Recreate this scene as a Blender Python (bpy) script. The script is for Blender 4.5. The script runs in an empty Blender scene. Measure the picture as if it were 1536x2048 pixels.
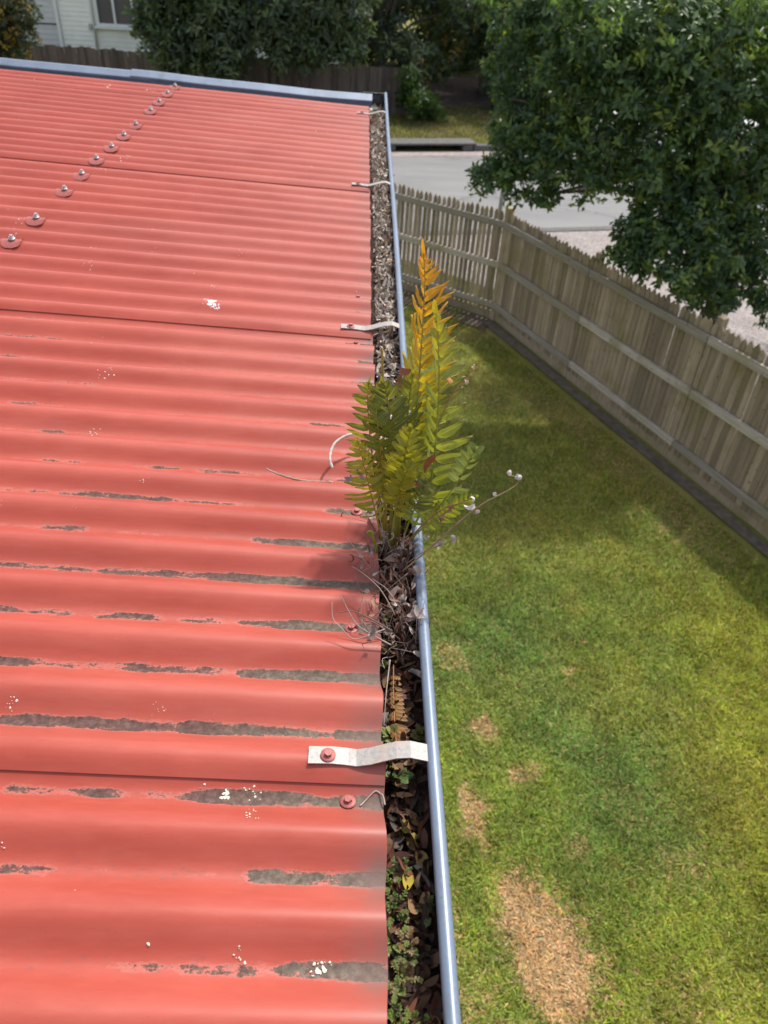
import bpy, bmesh, math, random
import numpy as np
from mathutils import Vector, Matrix

sc = bpy.context.scene
COL = sc.collection
random.seed(7)
RNG = np.random.default_rng(11)
R = math.radians

# ------------------------------------------------------------------ camera
CAM_H = 4.6                                   # eye height above the lawn (m)
FPX = 1539.0                                  # focal length in pixels of the 1536x2048 frame
PITCH, YAW, ROLL = R(38.43), R(2.97), R(3.78)
fw = np.array([math.sin(YAW)*math.cos(PITCH), math.cos(YAW)*math.cos(PITCH), -math.sin(PITCH)])
rt = np.array([math.cos(YAW), -math.sin(YAW), 0.0])
up = np.cross(rt, fw)
rt, up = math.cos(ROLL)*rt + math.sin(ROLL)*up, -math.sin(ROLL)*rt + math.cos(ROLL)*up
EYE = np.array([0.0, 0.0, CAM_H])

cam = bpy.data.cameras.new("camera")
cam.sensor_fit = 'VERTICAL'
cam.sensor_height = 36.0
cam.lens = FPX/2048*36.0
cam.clip_start = 0.02
cam.clip_end = 900.0
cam.dof.use_dof = True
cam.dof.focus_distance = 0.92
cam.dof.aperture_fstop = 9.5
camo = bpy.data.objects.new("camera", cam)
COL.objects.link(camo)
M = Matrix.Identity(4)
for i in range(3):
    M[i][0], M[i][1], M[i][2], M[i][3] = rt[i], up[i], -fw[i], EYE[i]
camo.matrix_world = M
sc.camera = camo

# ------------------------------------------------------------------ sky and sun
SUN_AZ, SUN_EL = R(35), R(59)                 # azimuth measured from +Y towards +X
world = bpy.data.worlds.new("World")
sc.world = world
world.use_nodes = True
wn = world.node_tree
bg = wn.nodes["Background"]
sky = wn.nodes.new("ShaderNodeTexSky")
sky.sky_type = 'NISHITA'
sky.sun_disc = False
sky.sun_elevation = SUN_EL
sky.sun_rotation = SUN_AZ
sky.air_density = 1.0
sky.dust_density = 2.5
hs = wn.nodes.new("ShaderNodeHueSaturation")            # thin high cloud: a paler sky than clear blue
hs.inputs["Saturation"].default_value = 0.55
wn.links.new(sky.outputs[0], hs.inputs["Color"])
wn.links.new(hs.outputs[0], bg.inputs[0])
bg.inputs[1].default_value = 0.15
sl = bpy.data.lights.new("sun", 'SUN')
sl.energy = 2.6
sl.angle = R(2.6)
sl.color = (1.0, 0.95, 0.88)
slo = bpy.data.objects.new("sun", sl)
COL.objects.link(slo)
sd = Vector((math.sin(SUN_AZ)*math.cos(SUN_EL), math.cos(SUN_AZ)*math.cos(SUN_EL), math.sin(SUN_EL)))
slo.rotation_euler = sd.to_track_quat('Z', 'Y').to_euler()
slo.location = sd*30
sc.view_settings.view_transform = 'Standard'
sc.view_settings.look = 'None'
sc.view_settings.exposure = 0.85
sc.view_settings.gamma = 1.0
sc.cycles.max_bounces = 8
sc.cycles.transparent_max_bounces = 12

# ------------------------------------------------------------------ helpers
def ray(px, py):
    return fw + (px-768)/FPX*rt + (1024-py)/FPX*up
def at_z(px, py, z):
    d = ray(px, py); return EYE + d*((z-CAM_H)/d[2])
def at_y(px, py, y):
    d = ray(px, py); return EYE + d*(y/d[1])
ROOF_X, ROOF_Z, SLOPE, PITCH_W, Y_T0 = 0.0223, CAM_H-0.696, 0.042, 0.0762, 0.414
DEPTH = 0.0178
def roof_plane(x): return ROOF_Z - SLOPE*(x-ROOF_X)
def wave(y):       return DEPTH*0.5*(1-np.cos(2*np.pi*(y-Y_T0)/PITCH_W))
def roof_z(x, y):  return roof_plane(x) + wave(y)
def on_roof(px, py, dz=0.0):
    d = ray(px, py)
    t = (ROOF_Z + SLOPE*ROOF_X + dz - CAM_H)/(d[2] + SLOPE*d[0])
    return EYE + d*t
def trough_x(k, px):
    """X on trough k of the roof that lies at column px"""
    y = Y_T0 + k*PITCH_W
    q = (px-768)/FPX
    g = rt - q*fw
    p0 = np.array([0, y, ROOF_Z + SLOPE*ROOF_X - CAM_H]); D = np.array([1, 0, -SLOPE])
    return -(p0@g)/(D@g)

def lattice(n, seed):
    return np.random.default_rng(seed).random((n, n))
_L = {}
def vnoise(x, y, scale, seed=0):
    n = 64
    if seed not in _L: _L[seed] = lattice(n, seed)
    g = _L[seed]
    x = np.asarray(x)/scale + 1000.3; y = np.asarray(y)/scale + 1000.7
    xi = np.floor(x).astype(int); yi = np.floor(y).astype(int)
    fx = x-xi; fy = y-yi
    fx = fx*fx*(3-2*fx); fy = fy*fy*(3-2*fy)
    a = g[xi % n, yi % n]; b = g[(xi+1) % n, yi % n]; c = g[xi % n, (yi+1) % n]; d = g[(xi+1) % n, (yi+1) % n]
    return (a*(1-fx)+b*fx)*(1-fy) + (c*(1-fx)+d*fx)*fy
def fbm(x, y, scale, seed=0):
    return 0.55*vnoise(x, y, scale, seed) + 0.3*vnoise(x, y, scale*.47, seed+1) + 0.15*vnoise(x, y, scale*.21, seed+2)
def sstep(a, b, x):
    t = np.clip((np.asarray(x, float)-a)/(b-a), 0, 1); return t*t*(3-2*t)

def tag(o, label=None, cat=None, group=None, kind=None):
    if label: o["label"] = label
    if cat: o["category"] = cat
    if group: o["group"] = group
    if kind: o["kind"] = kind
    return o
def link(name, data, parent=None):
    o = bpy.data.objects.new(name, data)
    COL.objects.link(o)
    if parent is not None:
        o.parent = parent
        o.matrix_parent_inverse = Matrix.Translation(parent.location).inverted()
    return o
def empty(name, loc=(0, 0, 0)):
    o = bpy.data.objects.new(name, None)
    COL.objects.link(o); o.location = loc; o.empty_display_size = .1
    return o
def mesh_np(name, verts, faces, mat, smooth=False, attrs=None, cols=None):
    """numpy mesh: faces an (n,3) or (n,4) int array"""
    me = bpy.data.meshes.new(name)
    verts = np.asarray(verts, np.float32); faces = np.asarray(faces, np.int32)
    n, k = faces.shape
    me.vertices.add(len(verts)); me.vertices.foreach_set("co", verts.ravel())
    me.loops.add(n*k); me.loops.foreach_set("vertex_index", faces.ravel())
    me.polygons.add(n)
    me.polygons.foreach_set("loop_start", np.arange(0, n*k, k, dtype=np.int32))
    me.polygons.foreach_set("loop_total", np.full(n, k, np.int32))
    if smooth: me.polygons.foreach_set("use_smooth", np.ones(n, bool))
    me.update(calc_edges=True)
    for an, v in (attrs or {}).items():
        a = me.attributes.new(an, 'FLOAT', 'POINT'); a.data.foreach_set("value", np.asarray(v, np.float32))
    if cols is not None:
        a = me.color_attributes.new("col", 'FLOAT_COLOR', 'POINT')
        c = np.ones((len(verts), 4), np.float32); c[:, :3] = cols
        a.data.foreach_set("color", c.ravel())
    if mat: me.materials.append(mat)
    return me

class MB:
    """collects simple shapes, links them as one mesh"""
    def __init__(s): s.bm = bmesh.new()
    def box(s, c, size, rotz=0.0, bev=0.0, mtx=None):
        m = Matrix.Translation(c) @ Matrix.Rotation(rotz, 4, 'Z') if mtx is None else mtx
        r = bmesh.ops.create_cube(s.bm, size=1.0, matrix=m @ Matrix.Diagonal((*size, 1)))
        if bev:
            es = {e for v in r['verts'] for e in v.link_edges}
            bmesh.ops.bevel(s.bm, geom=list(es), offset=bev, segments=1, affect='EDGES')
        return s
    def tube(s, pts, rad, n=8, cap=True):
        pts = [Vector(p) for p in pts]
        rads = rad if hasattr(rad, '__len__') else [rad]*len(pts)
        rings = []; prev = None
        for i, p in enumerate(pts):
            t = (pts[min(i+1, len(pts)-1)] - pts[max(i-1, 0)]).normalized()
            if prev is None:
                a = t.orthogonal().normalized()
            else:
                a = (prev - t*prev.dot(t))
                a = a.normalized() if a.length > 1e-6 else t.orthogonal().normalized()
            prev = a; b = t.cross(a)
            rings.append([s.bm.verts.new(p + (a*math.cos(2*math.pi*j/n) + b*math.sin(2*math.pi*j/n))*rads[i]) for j in range(n)])
        for r0, r1 in zip(rings, rings[1:]):
            for j in range(n):
                s.bm.faces.new((r0[j], r0[(j+1) % n], r1[(j+1) % n], r1[j])).smooth = True
        if cap:
            s.bm.faces.new(rings[0][::-1]); s.bm.faces.new(rings[-1])
        return s
    def lathe(s, prof, c=(0, 0, 0), n=16, mtx=None):
        m = mtx or Matrix.Translation(c)
        rings = [[s.bm.verts.new(m @ Vector((r*math.cos(2*math.pi*j/n), r*math.sin(2*math.pi*j/n), z))) for j in range(n)] for r, z in prof]
        for r0, r1 in zip(rings, rings[1:]):
            for j in range(n):
                s.bm.faces.new((r0[j], r0[(j+1) % n], r1[(j+1) % n], r1[j]))
        s.bm.faces.new(rings[0][::-1]); s.bm.faces.new(rings[-1])
        return s
    def prism(s, outline, th, mtx):
        """2-D outline (x,z) extruded by th along local y"""
        a = [s.bm.verts.new(mtx @ Vector((x, -th/2, z))) for x, z in outline]
        b = [s.bm.verts.new(mtx @ Vector((x, th/2, z))) for x, z in outline]
        n = len(a)
        s.bm.faces.new(a); s.bm.faces.new(b[::-1])
        for i in range(n):
            s.bm.faces.new((a[i], b[i], b[(i+1) % n], a[(i+1) % n]))
        return s
    def sheet(s, rows, smooth=True):
        g = [[s.bm.verts.new(p) for p in row] for row in rows]
        for r0, r1 in zip(g, g[1:]):
            for j in range(len(r0)-1):
                s.bm.faces.new((r0[j], r0[j+1], r1[j+1], r1[j])).smooth = smooth
        return s
    def mesh(s, name, mat):
        me = bpy.data.meshes.new(name)
        bmesh.ops.recalc_face_normals(s.bm, faces=s.bm.faces[:])
        s.bm.to_mesh(me); s.bm.free()
        me.materials.append(mat)
        return me
    def build(s, name, mat, parent=None):
        return link(name, s.mesh(name, mat), parent)

# ------------------------------------------------------------------ materials
class NT:
    def __init__(s, name):
        s.m = bpy.data.materials.new(name); s.m.use_nodes = True
        s.t = s.m.node_tree; s.b = s.t.nodes["Principled BSDF"]; s.out = s.t.nodes["Material Output"]
    def n(s, typ, **kw):
        x = s.t.nodes.new("ShaderNode"+typ)
        for k, v in kw.items(): setattr(x, k, v)
        return x
    def l(s, a, b): s.t.links.new(a, b)
    def val(s, sock, v):
        if hasattr(v, 'links') or hasattr(v, 'is_linked'): s.l(v, sock)
        else: sock.default_value = v
    def math(s, op, a, b=None, c=None, clamp=False):
        x = s.n("Math", operation=op, use_clamp=clamp)
        for i, v in enumerate((a, b, c)):
            if v is not None: s.val(x.inputs[i], v)
        return x.outputs[0]
    def mix(s, f, a, b, blend='MIX'):
        x = s.n("Mix", data_type='RGBA', blend_type=blend)
        s.val(x.inputs[0], f)
        for sock, v in ((x.inputs[6], a), (x.inputs[7], b)):
            if isinstance(v, tuple): sock.default_value = (*v[:3], 1)
            else: s.l(v, sock)
        return x.outputs[2]
    def noise(s, scale, detail=3, rough=.55, vec=None, stretch=None, out=0):
        x = s.n("TexNoise"); x.inputs["Scale"].default_value = scale
        x.inputs["Detail"].default_value = detail; x.inputs["Roughness"].default_value = rough
        if vec is None:
            vec = s.n("TexCoord").outputs["Object"]
        if stretch:
            mp = s.n("Mapping"); mp.inputs["Scale"].default_value = stretch; s.l(vec, mp.inputs[0]); vec = mp.outputs[0]
        s.l(vec, x.inputs["Vector"])
        return x.outputs[out]
    def ramp(s, fac, stops):
        x = s.n("ValToRGB"); e = x.color_ramp.elements
        while len(e) < len(stops): e.new(.5)
        for el, (p, c) in zip(e, stops):
            el.position = p; el.color = (*c, 1) if len(c) == 3 else c
        s.l(fac, x.inputs[0]); return x.outputs[0]
    def rng(s, v, a, b, c=0., d=1.):
        x = s.n("MapRange"); s.val(x.inputs[0], v)
        for i, q in enumerate((a, b, c, d)): x.inputs[i+1].default_value = q
        return x.outputs[0]
    def bump(s, h, strength=.3, dist=.01):
        x = s.n("Bump"); x.inputs["Strength"].default_value = strength; x.inputs["Distance"].default_value = dist
        s.l(h, x.inputs["Height"]); s.l(x.outputs[0], s.b.inputs["Normal"])
    def base(s, c): s.val(s.b.inputs["Base Color"], (*c, 1) if isinstance(c, tuple) else c)
    def set(s, **kw):
        for k, v in kw.items(): s.val(s.b.inputs[k.replace('_', ' ')], v)
        return s

def plain(name, col, rough=.6, metal=0., var=.12, scale=40, bump=.0, spec=.5):
    t = NT(name)
    n = t.noise(scale, 4)
    t.base(t.mix(t.rng(n, .3, .7, 0, 1), tuple(c*(1-var) for c in col), tuple(min(1, c*(1+var)) for c in col)))
    t.set(Roughness=rough, Metallic=metal)
    t.b.inputs["Specular IOR Level"].default_value = spec
    if bump: t.bump(n, bump, .003)
    return t.m

def wood(name, a, b, green=None, rough=.85, grain=(1, 1, .04), scale=60):
    """weathered timber: grain runs along local z; each piece gets its own tone; algae and lichen patches"""
    t = NT(name)
    tc = t.n("TexCoord").outputs["Object"]
    oi = t.n("ObjectInfo")
    off = t.n("VectorMath", operation='ADD'); t.l(tc, off.inputs[0])
    cx = t.n("CombineXYZ"); rr = t.math('MULTIPLY', oi.outputs["Random"], 37.0)
    for i in range(3): t.l(rr, cx.inputs[i])
    t.l(cx.outputs[0], off.inputs[1])
    g = t.noise(scale, 5, .65, off.outputs[0], grain)
    c = t.mix(t.rng(g, .3, .72), a, b)
    tone = t.rng(oi.outputs["Random"], 0, 1, .62, 1.25)
    c = t.mix(1.0, c, t.n("CombineColor").outputs[0], 'MULTIPLY') if False else c
    hsv = t.n("HueSaturation"); t.l(c, hsv.inputs["Color"]); t.l(tone, hsv.inputs["Value"]); c = hsv.outputs[0]
    if green:
        p = t.noise(2.3, 4, .6, t.n("NewGeometry").outputs["Position"])
        c = t.mix(t.rng(p, .48, .7, 0, .75), c, green)
    sp = t.noise(22, 2, .5, off.outputs[0])
    c = t.mix(t.rng(sp, .66, .74, 0, .6), c, (.05, .045, .04))
    t.base(c); t.set(Roughness=rough); t.b.inputs["Specular IOR Level"].default_value = .25
    t.bump(g, .5, .004)
    return t.m

MAT = {}
def roof_paint():
    t = NT("faded_red_paint")
    geo = t.n("NewGeometry").outputs["Position"]
    gr = t.n("Attribute", attribute_name="grime").outputs["Fac"]
    pf = t.n("Attribute", attribute_name="prof").outputs["Fac"]
    ed = t.n("Attribute", attribute_name="edge").outputs["Fac"]
    n1 = t.noise(9, 4, .6, geo, (.6, 1, 1))
    n2 = t.noise(120, 3, .6, geo, (.25, 1, 1))
    paint = t.mix(t.rng(n1, .3, .7), (.305, .052, .033), (.365, .067, .044))
    paint = t.mix(t.rng(n2, .45, .75, 0, .22), paint, (.42, .10, .074))
    # chalky streaks lower on the flanks
    streak = t.noise(30, 4, .6, geo, (.08, 1, 1))
    paint = t.mix(t.rng(streak, .52, .72, 0, .16), paint, (.45, .135, .10))
    # run-off dirt, chalky fade and pinholes
    blot = t.noise(2.6, 5, .65, geo, (.5, 1, 1))
    paint = t.mix(t.rng(blot, .45, .75, 0, .5), paint, (.25, .046, .033))
    chalk = t.noise(5.5, 6, .7, geo, (.3, 1, 1)); paint = t.mix(t.rng(chalk, .5, .8, 0, .42), paint, (.43, .14, .10))
    run = t.noise(16, 5, .7, geo, (.05, 1.6, 1))
    paint = t.mix(t.math('MULTIPLY', t.rng(run, .55, .75), t.rng(pf, 0, .75, .45, .05)), paint, (.22, .062, .048))
    pin = t.noise(520, 2, .5, geo)
    paint = t.mix(t.rng(pin, .70, .76, 0, .55), paint, (.12, .045, .036))
    spk = t.noise(230, 4, .7, geo, (.5, 1, 1))
    paint = t.mix(t.math('MULTIPLY', t.rng(spk, .57, .66), t.rng(pf, .02, .22, .65, 0)), paint, (.16, .07, .058))
    # paint worn off along the valleys: ragged edge, isolated flecks
    ra = t.noise(70, 6, .74, geo, (.32, 1.1, 1))
    rb = t.noise(300, 3, .6, geo)
    rag = t.math('ADD', t.math('MULTIPLY', t.math('SUBTRACT', ra, .5), 1.55), t.math('MULTIPLY', t.math('SUBTRACT', rb, .5), .55))
    m = t.math('ADD', t.math('SUBTRACT', gr, t.math('MULTIPLY', pf, 4.6)), rag)
    mask = t.rng(m, .22, .34)
    fringe = t.rng(m, .06, .26)
    cg = t.noise(160, 4, .7, geo)
    worn = t.ramp(cg, [(.25, (.045, .024, .020)), (.5, (.092, .050, .042)), (.75, (.17, .095, .078))])
    dusty = t.ramp(cg, [(.25, (.048, .037, .028)), (.5, (.110, .086, .066)), (.78, (.21, .172, .132))])
    worn = t.mix(ed, worn, dusty)
    c = t.mix(t.math('MULTIPLY', fringe, .35), paint, (.48, .20, .16))
    c = t.mix(mask, c, worn)
    # grimy film where the sheet ends over the gutter
    film = t.n("Attribute", attribute_name="film").outputs["Fac"]
    fm = t.math('MULTIPLY', film, t.rng(t.noise(45, 4, .6, geo), .3, .7, .3, 1.), clamp=True)
    c = t.mix(fm, c, (.15, .10, .085))
    t.base(c)
    t.set(Roughness=t.math('ADD', t.rng(n1, .3, .7, .38, .50), t.math('MULTIPLY', mask, .5)))
    t.b.inputs["Specular IOR Level"].default_value = .32
    t.bump(t.math('ADD', t.math('MULTIPLY', n2, .15), t.math('ADD', t.math('MULTIPLY', mask, t.math('SUBTRACT', t.math('MULTIPLY', cg, .8), 1.0)), t.math('MULTIPLY', blot, 1.5))), .35, .0012)
    return t.m
MAT['roof'] = roof_paint()
MAT['red_metal'] = plain("red_painted_fixing", (.30, .075, .062), .5, 0, .25, 220, .1)
MAT['steel'] = plain("stainless_screw", (.42, .415, .41), .45, .6, .12, 300)
MAT['zinc'] = None
def zinc():
    t = NT("weathered_galvanised_strap")
    geo = t.n("NewGeometry").outputs["Position"]
    n = t.noise(260, 4, .6, geo); n2 = t.noise(60, 4, .6, geo); n3 = t.noise(420, 2, .5, geo)
    c = t.mix(t.rng(n, .3, .7), (.22, .208, .195), (.33, .315, .295))
    c = t.mix(t.rng(n2, .45, .7, 0, .55), c, (.42, .28, .19))
    c = t.mix(t.rng(n3, .68, .74, 0, .7), c, (.10, .07, .05))
    t.base(c); t.set(Roughness=.5, Metallic=.15)
    t.bump(n, .2, .001)
    return t.m
MAT['zinc'] = zinc()
def bluesteel():
    t = NT("blue_grey_gutter_steel")
    geo = t.n("NewGeometry").outputs["Position"]
    n = t.noise(14, 4, .6, geo, (1, .3, 1)); n2 = t.noise(240, 3, .6, geo); n3 = t.noise(500, 2, .5, geo)
    c = t.mix(t.rng(n, .3, .7), (.125, .160, .215), (.17, .21, .275))
    c = t.mix(t.rng(n2, .5, .75, 0, .25), c, (.22, .26, .31))
    dirt = t.noise(35, 5, .7, geo, (1, .25, 1)); c = t.mix(t.rng(dirt, .55, .75, 0, .5), c, (.075, .075, .07))
    c = t.mix(t.rng(n3, .72, .76, 0, .7), c, (.05, .045, .04))
    t.base(c); t.set(Roughness=t.rng(n2, .3, .7, .30, .46), Metallic=.2)
    return t.m
MAT['blue'] = bluesteel()
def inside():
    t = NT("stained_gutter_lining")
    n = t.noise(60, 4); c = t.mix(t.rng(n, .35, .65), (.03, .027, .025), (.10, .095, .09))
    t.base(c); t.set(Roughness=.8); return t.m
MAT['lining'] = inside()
def soil():
    t = NT("dark_humus")
    geo = t.n("NewGeometry").outputs["Position"]
    n = t.noise(210, 6, .75, geo); n2 = t.noise(40, 4, .6, geo)
    c = t.ramp(n, [(.3, (.014, .008, .006)), (.55, (.05, .027, .019)), (.8, (.14, .085, .06))])
    c = t.mix(t.rng(n2, .5, .75, 0, .5), c, (.045, .022, .015))
    t.base(c); t.set(Roughness=.95); t.b.inputs["Specular IOR Level"].default_value = .2
    t.bump(n, 1.0, .006); return t.m
MAT['soil'] = soil()

def vcol_leaf(name, rough=.55, trans=.35, tint=(1.25, 1.2, .5), spec=.4, jitter=.0):
    """leaf material driven by the mesh's own 'col' attribute; thin-leaf translucency"""
    t = NT(name)
    a = t.n("Attribute", attribute_name="col").outputs["Color"]
    c = a
    t.base(c); t.set(Roughness=rough); t.b.inputs["Specular IOR Level"].default_value = spec
    if trans:
        tr = t.n("BsdfTranslucent")
        t.l(t.mix(1.0, c, (*tint,), 'MULTIPLY'), tr.inputs[0])
        mx = t.n("MixShader"); mx.inputs[0].default_value = trans
        t.l(t.b.outputs[0], mx.inputs[1]); t.l(tr.outputs[0], mx.inputs[2]); t.l(mx.outputs[0], t.out.inputs[0])
    return t.m
MAT['leaf'] = vcol_leaf("tree_leaf", .42, .38, (1.35, 1.4, .6), .5)
MAT['grass'] = vcol_leaf("grass_blade", .6, .3, (1.3, 1.25, .5), .3)
MAT['litter'] = vcol_leaf("dead_leaf_litter", .8, .1, (1.2, 1.0, .7), .2)

def fern_leaf(name="fern_leaflet", trans=.5):
    t = NT(name)
    oi = t.n("ObjectInfo")
    tc = t.n("TexCoord").outputs["Object"]
    rib = t.n("Attribute", attribute_name="rib").outputs["Fac"]      # 0 on the midrib, 1 on the margin
    tipa = t.n("Attribute", attribute_name="tip").outputs["Fac"]
    n = t.noise(90, 3, .6, t.n("NewGeometry").outputs["Position"])
    c = t.mix(t.rng(n, .35, .7, 0, .35), oi.outputs["Color"], t.mix(1., oi.outputs["Color"], (.62, .66, .6), 'MULTIPLY'))
    c = t.mix(t.rng(rib, .0, .16, .55, 0), c, (.42, .42, .12))
    edge = t.rng(rib, .86, 1.0, 0, .4)
    c = t.mix(edge, c, (.40, .36, .12))
    br = t.math('MULTIPLY', t.rng(tipa, .75, 1.0), t.rng(t.noise(55, 2, .5, t.n("NewGeometry").outputs["Position"]), .45, .62), clamp=True)
    c = t.mix(t.math('MULTIPLY', br, .7), c, (.16, .06, .025))
    t.base(c); t.set(Roughness=.45); t.b.inputs["Specular IOR Level"].default_value = .45
    tr = t.n("BsdfTranslucent"); t.l(t.mix(1., c, (1.35, 1.25, .5), 'MULTIPLY'), tr.inputs[0])
    mx = t.n("MixShader"); mx.inputs[0].default_value = trans
    t.l(t.b.outputs[0], mx.inputs[1]); t.l(tr.outputs[0], mx.inputs[2]); t.l(mx.outputs[0], t.out.inputs[0])
    return t.m
MAT['fern'] = fern_leaf()
def objcol(name, rough=.7, trans=0., var=.3, scale=80):
    t = NT(name)
    oi = t.n("ObjectInfo"); n = t.noise(scale, 3, .6, t.n("NewGeometry").outputs["Position"])
    c = t.mix(t.rng(n, .35, .7), oi.outputs["Color"], t.mix(1., oi.outputs["Color"], (1-var, 1-var, 1-var), 'MULTIPLY'))
    t.base(c); t.set(Roughness=rough); t.b.inputs["Specular IOR Level"].default_value = .3
    if trans:
        tr = t.n("BsdfTranslucent"); t.l(c, tr.inputs[0])
        mx = t.n("MixShader"); mx.inputs[0].default_value = trans
        t.l(t.b.outputs[0], mx.inputs[1]); t.l(tr.outputs[0], mx.inputs[2]); t.l(mx.outputs[0], t.out.inputs[0])
    return t.m
MAT['stem'] = objcol("plant_stem", .5, 0, .25)
MAT['dry'] = objcol("dry_plant", .8, .15, .35, 60)
MAT['bark'] = wood("bark", (.05, .042, .035), (.15, .125, .10), None, .95, (1, 1, .2), 18)
MAT['picket'] = wood("weathered_picket_timber", (.215, .162, .105), (.42, .335, .235), (.19, .165, .06))
MAT['rail'] = wood("weathered_rail_timber", (.22, .20, .175), (.42, .40, .36), (.20, .185, .10), .9, (1, .04, 1))
MAT['paling'] = wood("dark_paling_timber", (.085, .066, .058), (.19, .152, .135), None)
MAT['lichen'] = plain("pale_lichen", (.66, .62, .50), .9, 0, .2, 300)
MAT['dropping'] = plain("bird_dropping", (.80, .80, .79), .8, 0, .15, 200)
MAT['rail'] = wood("weathered_rail_timber", (.26, .218, .17), (.47, .415, .345), (.24, .21, .10), .9, (.04, 1, 1))

# ================================================================== setting
FA = np.array([1.90, 10.27])                               # corner of the picket fence
FE = np.array([2.07, -4.75]); FE /= np.linalg.norm(FE)     # run towards the camera's right
FL = np.array([-1.30, 0.95]); FL /= np.linalg.norm(FL)     # run towards the left, behind the roof
FN = np.array([FE[1], -FE[0]]); FN = FN if FN[0] < 0 else -FN   # towards the lawn
def fence_side(x, y):
    """distance from the right-hand run, positive on the lawn side"""
    return (x-FA[0])*FN[0] + (y-FA[1])*FN[1]
FLN = np.array([-FL[1], FL[0]]); FLN = FLN if FLN[1] < 0 else -FLN
def fence_side_l(x, y):
    return (x-FA[0])*FLN[0] + (y-FA[1])*FLN[1]

DEAD = []                                                  # worn straw patches: centre, half axes, turn, strength
def patch(px, py, a, b, rot, s=1.0):
    p = at_z(px, py, 0.0); DEAD.append((p[0], p[1], a, b, rot, s))
patch(1095, 1908, .28, .40, .34, 1.1); patch(1122, 1955, .27, .24, .1, 1.1); patch(1022, 1800, .09, .14, .3, 1.05)
patch(963, 1455, .10, .11, 0, .85); patch(953, 1630, .09, .20, .15, .95); patch(1040, 1555, .14, .07, .5, .75)
patch(1148, 1690, .09, .11, 0, .5); patch(905, 1320, .12, .14, 0, .5); patch(1135, 1345, .09, .07, 0, .5); patch(1390, 1740, .24, .16, 0, .32)
patch(950, 1990, .2, .25, 0, .45); patch(905, 1880, .12, .22, 0, .45); patch(1260, 1600, .2, .22, 0, .25); patch(1400, 2000, .4, .2, 0, .25)
patch(1290, 950, .7, .4, -.9, .42); patch(1130, 830, .8, .35, -.9, .38); patch(960, 665, .45, .3, 0, .4); patch(1380, 1060, .5, .3, -.9, .42); patch(1000, 780, .5, .4, 0, .22)
def dead_amount(x, y):
    w = fbm(x, y, .09, 40)*1.3 + fbm(x, y, .30, 44)*.9 - 1.1
    out = np.zeros_like(x)
    for cx, cy, a, b, r, s in DEAD:
        dx, dy = x-cx, y-cy
        u = (dx*math.cos(r)+dy*math.sin(r))/a; v = (-dx*math.sin(r)+dy*math.cos(r))/b
        out = np.maximum(out, s*sstep(1.5, .45, np.sqrt(u*u+v*v) + w*(1.1 if s <= 1 else .45)))
    return out
def lawn_colour(x, y, split=False):
    n1 = fbm(x, y, 1.1, 3); n2 = fbm(x, y, .28, 9); n3 = fbm(x, y, 2.6, 15)
    deep = np.array([.115, .190, .046]); mid = np.array([.190, .255, .048]); yel = np.array([.300, .325, .040]); brown = np.array([.36, .265, .09])
    t = sstep(.25, .75, n1*.6+n2*.4)[:, None]
    c = deep*(1-t) + mid*t
    t = (sstep(.40, .68, n3)*.8)[:, None]; c = c*(1-t) + yel*t
    t = (sstep(.56, .76, n2*.7+n1*.3)*.5)[:, None]; c = c*(1-t) + brown*t
    tuft = fbm(x, y, .16, 120); c = c*(.38 + 1.25*tuft)[:, None]
    t = (sstep(.56, .74, fbm(x, y, .9, 130))*.4)[:, None]; c = c*(1-t)*1.0 + np.array([.29, .25, .06])*t
    t = (sstep(1.9, 1.3, np.hypot(x-1.0, (y-4.6)*.45))*.35)[:, None]; c = c*(1-t) + deep*1.25*t
    # olive turf towards the fence, yellower away from the house
    t = (sstep(3.9, 6.2, y + (n1-.5)*2.0)*.62)[:, None]; c = c*(1-t) + np.array([.215, .205, .034])*(.75+.5*n2)[:, None]*t
    t = (sstep(.7, 2.2, x - .12*y + (n1-.5)*1.2)*.30)[:, None]; c = c*(1-t) + np.array([.335, .330, .040])*(.7+.6*n2)[:, None]*t
    d = dead_amount(x, y)[:, None]
    straw = np.array([.47, .315, .155])*(.8+.4*vnoise(x, y, .05, 60))[:, None]
    c = np.clip(c*1.16, 0, .6)
    if split: return c, straw, d[:, 0]
    return c*(1-d) + straw*d, d[:, 0]

def ground_mat(name, a, b, c3, scale=6, fine=160, bump=.4):
    t = NT(name)
    geo = t.n("NewGeometry").outputs["Position"]
    n = t.noise(scale, 5, .6, geo); f = t.noise(fine, 4, .65, geo); w = t.noise(scale*.17, 3, .5, geo)
    c = t.mix(t.rng(n, .3, .7), a, b)
    c = t.mix(t.rng(w, .4, .7, 0, .7), c, c3)
    c = t.mix(t.rng(f, .35, .7, .35, 0), c, (.03, .028, .018))
    t.base(c); t.set(Roughness=.95); t.b.inputs["Specular IOR Level"].default_value = .15
    t.bump(f, bump, .02); return t.m

def sheet(name, pts, z, mat, kind='structure'):
    me = bpy.data.meshes.new(name)
    me.from_pydata([(p[0], p[1], z) for p in pts], [], [list(range(len(pts)))])
    me.materials.append(mat)
    return tag(link(name, me), kind=kind)

g = sheet("ground", [(-300, -300), (300, -300), (300, 300), (-300, 300)], -.012,
          ground_mat("rough_grass_ground", (.11, .13, .03), (.19, .18, .045), (.25, .20, .08), 3, 90))

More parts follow.
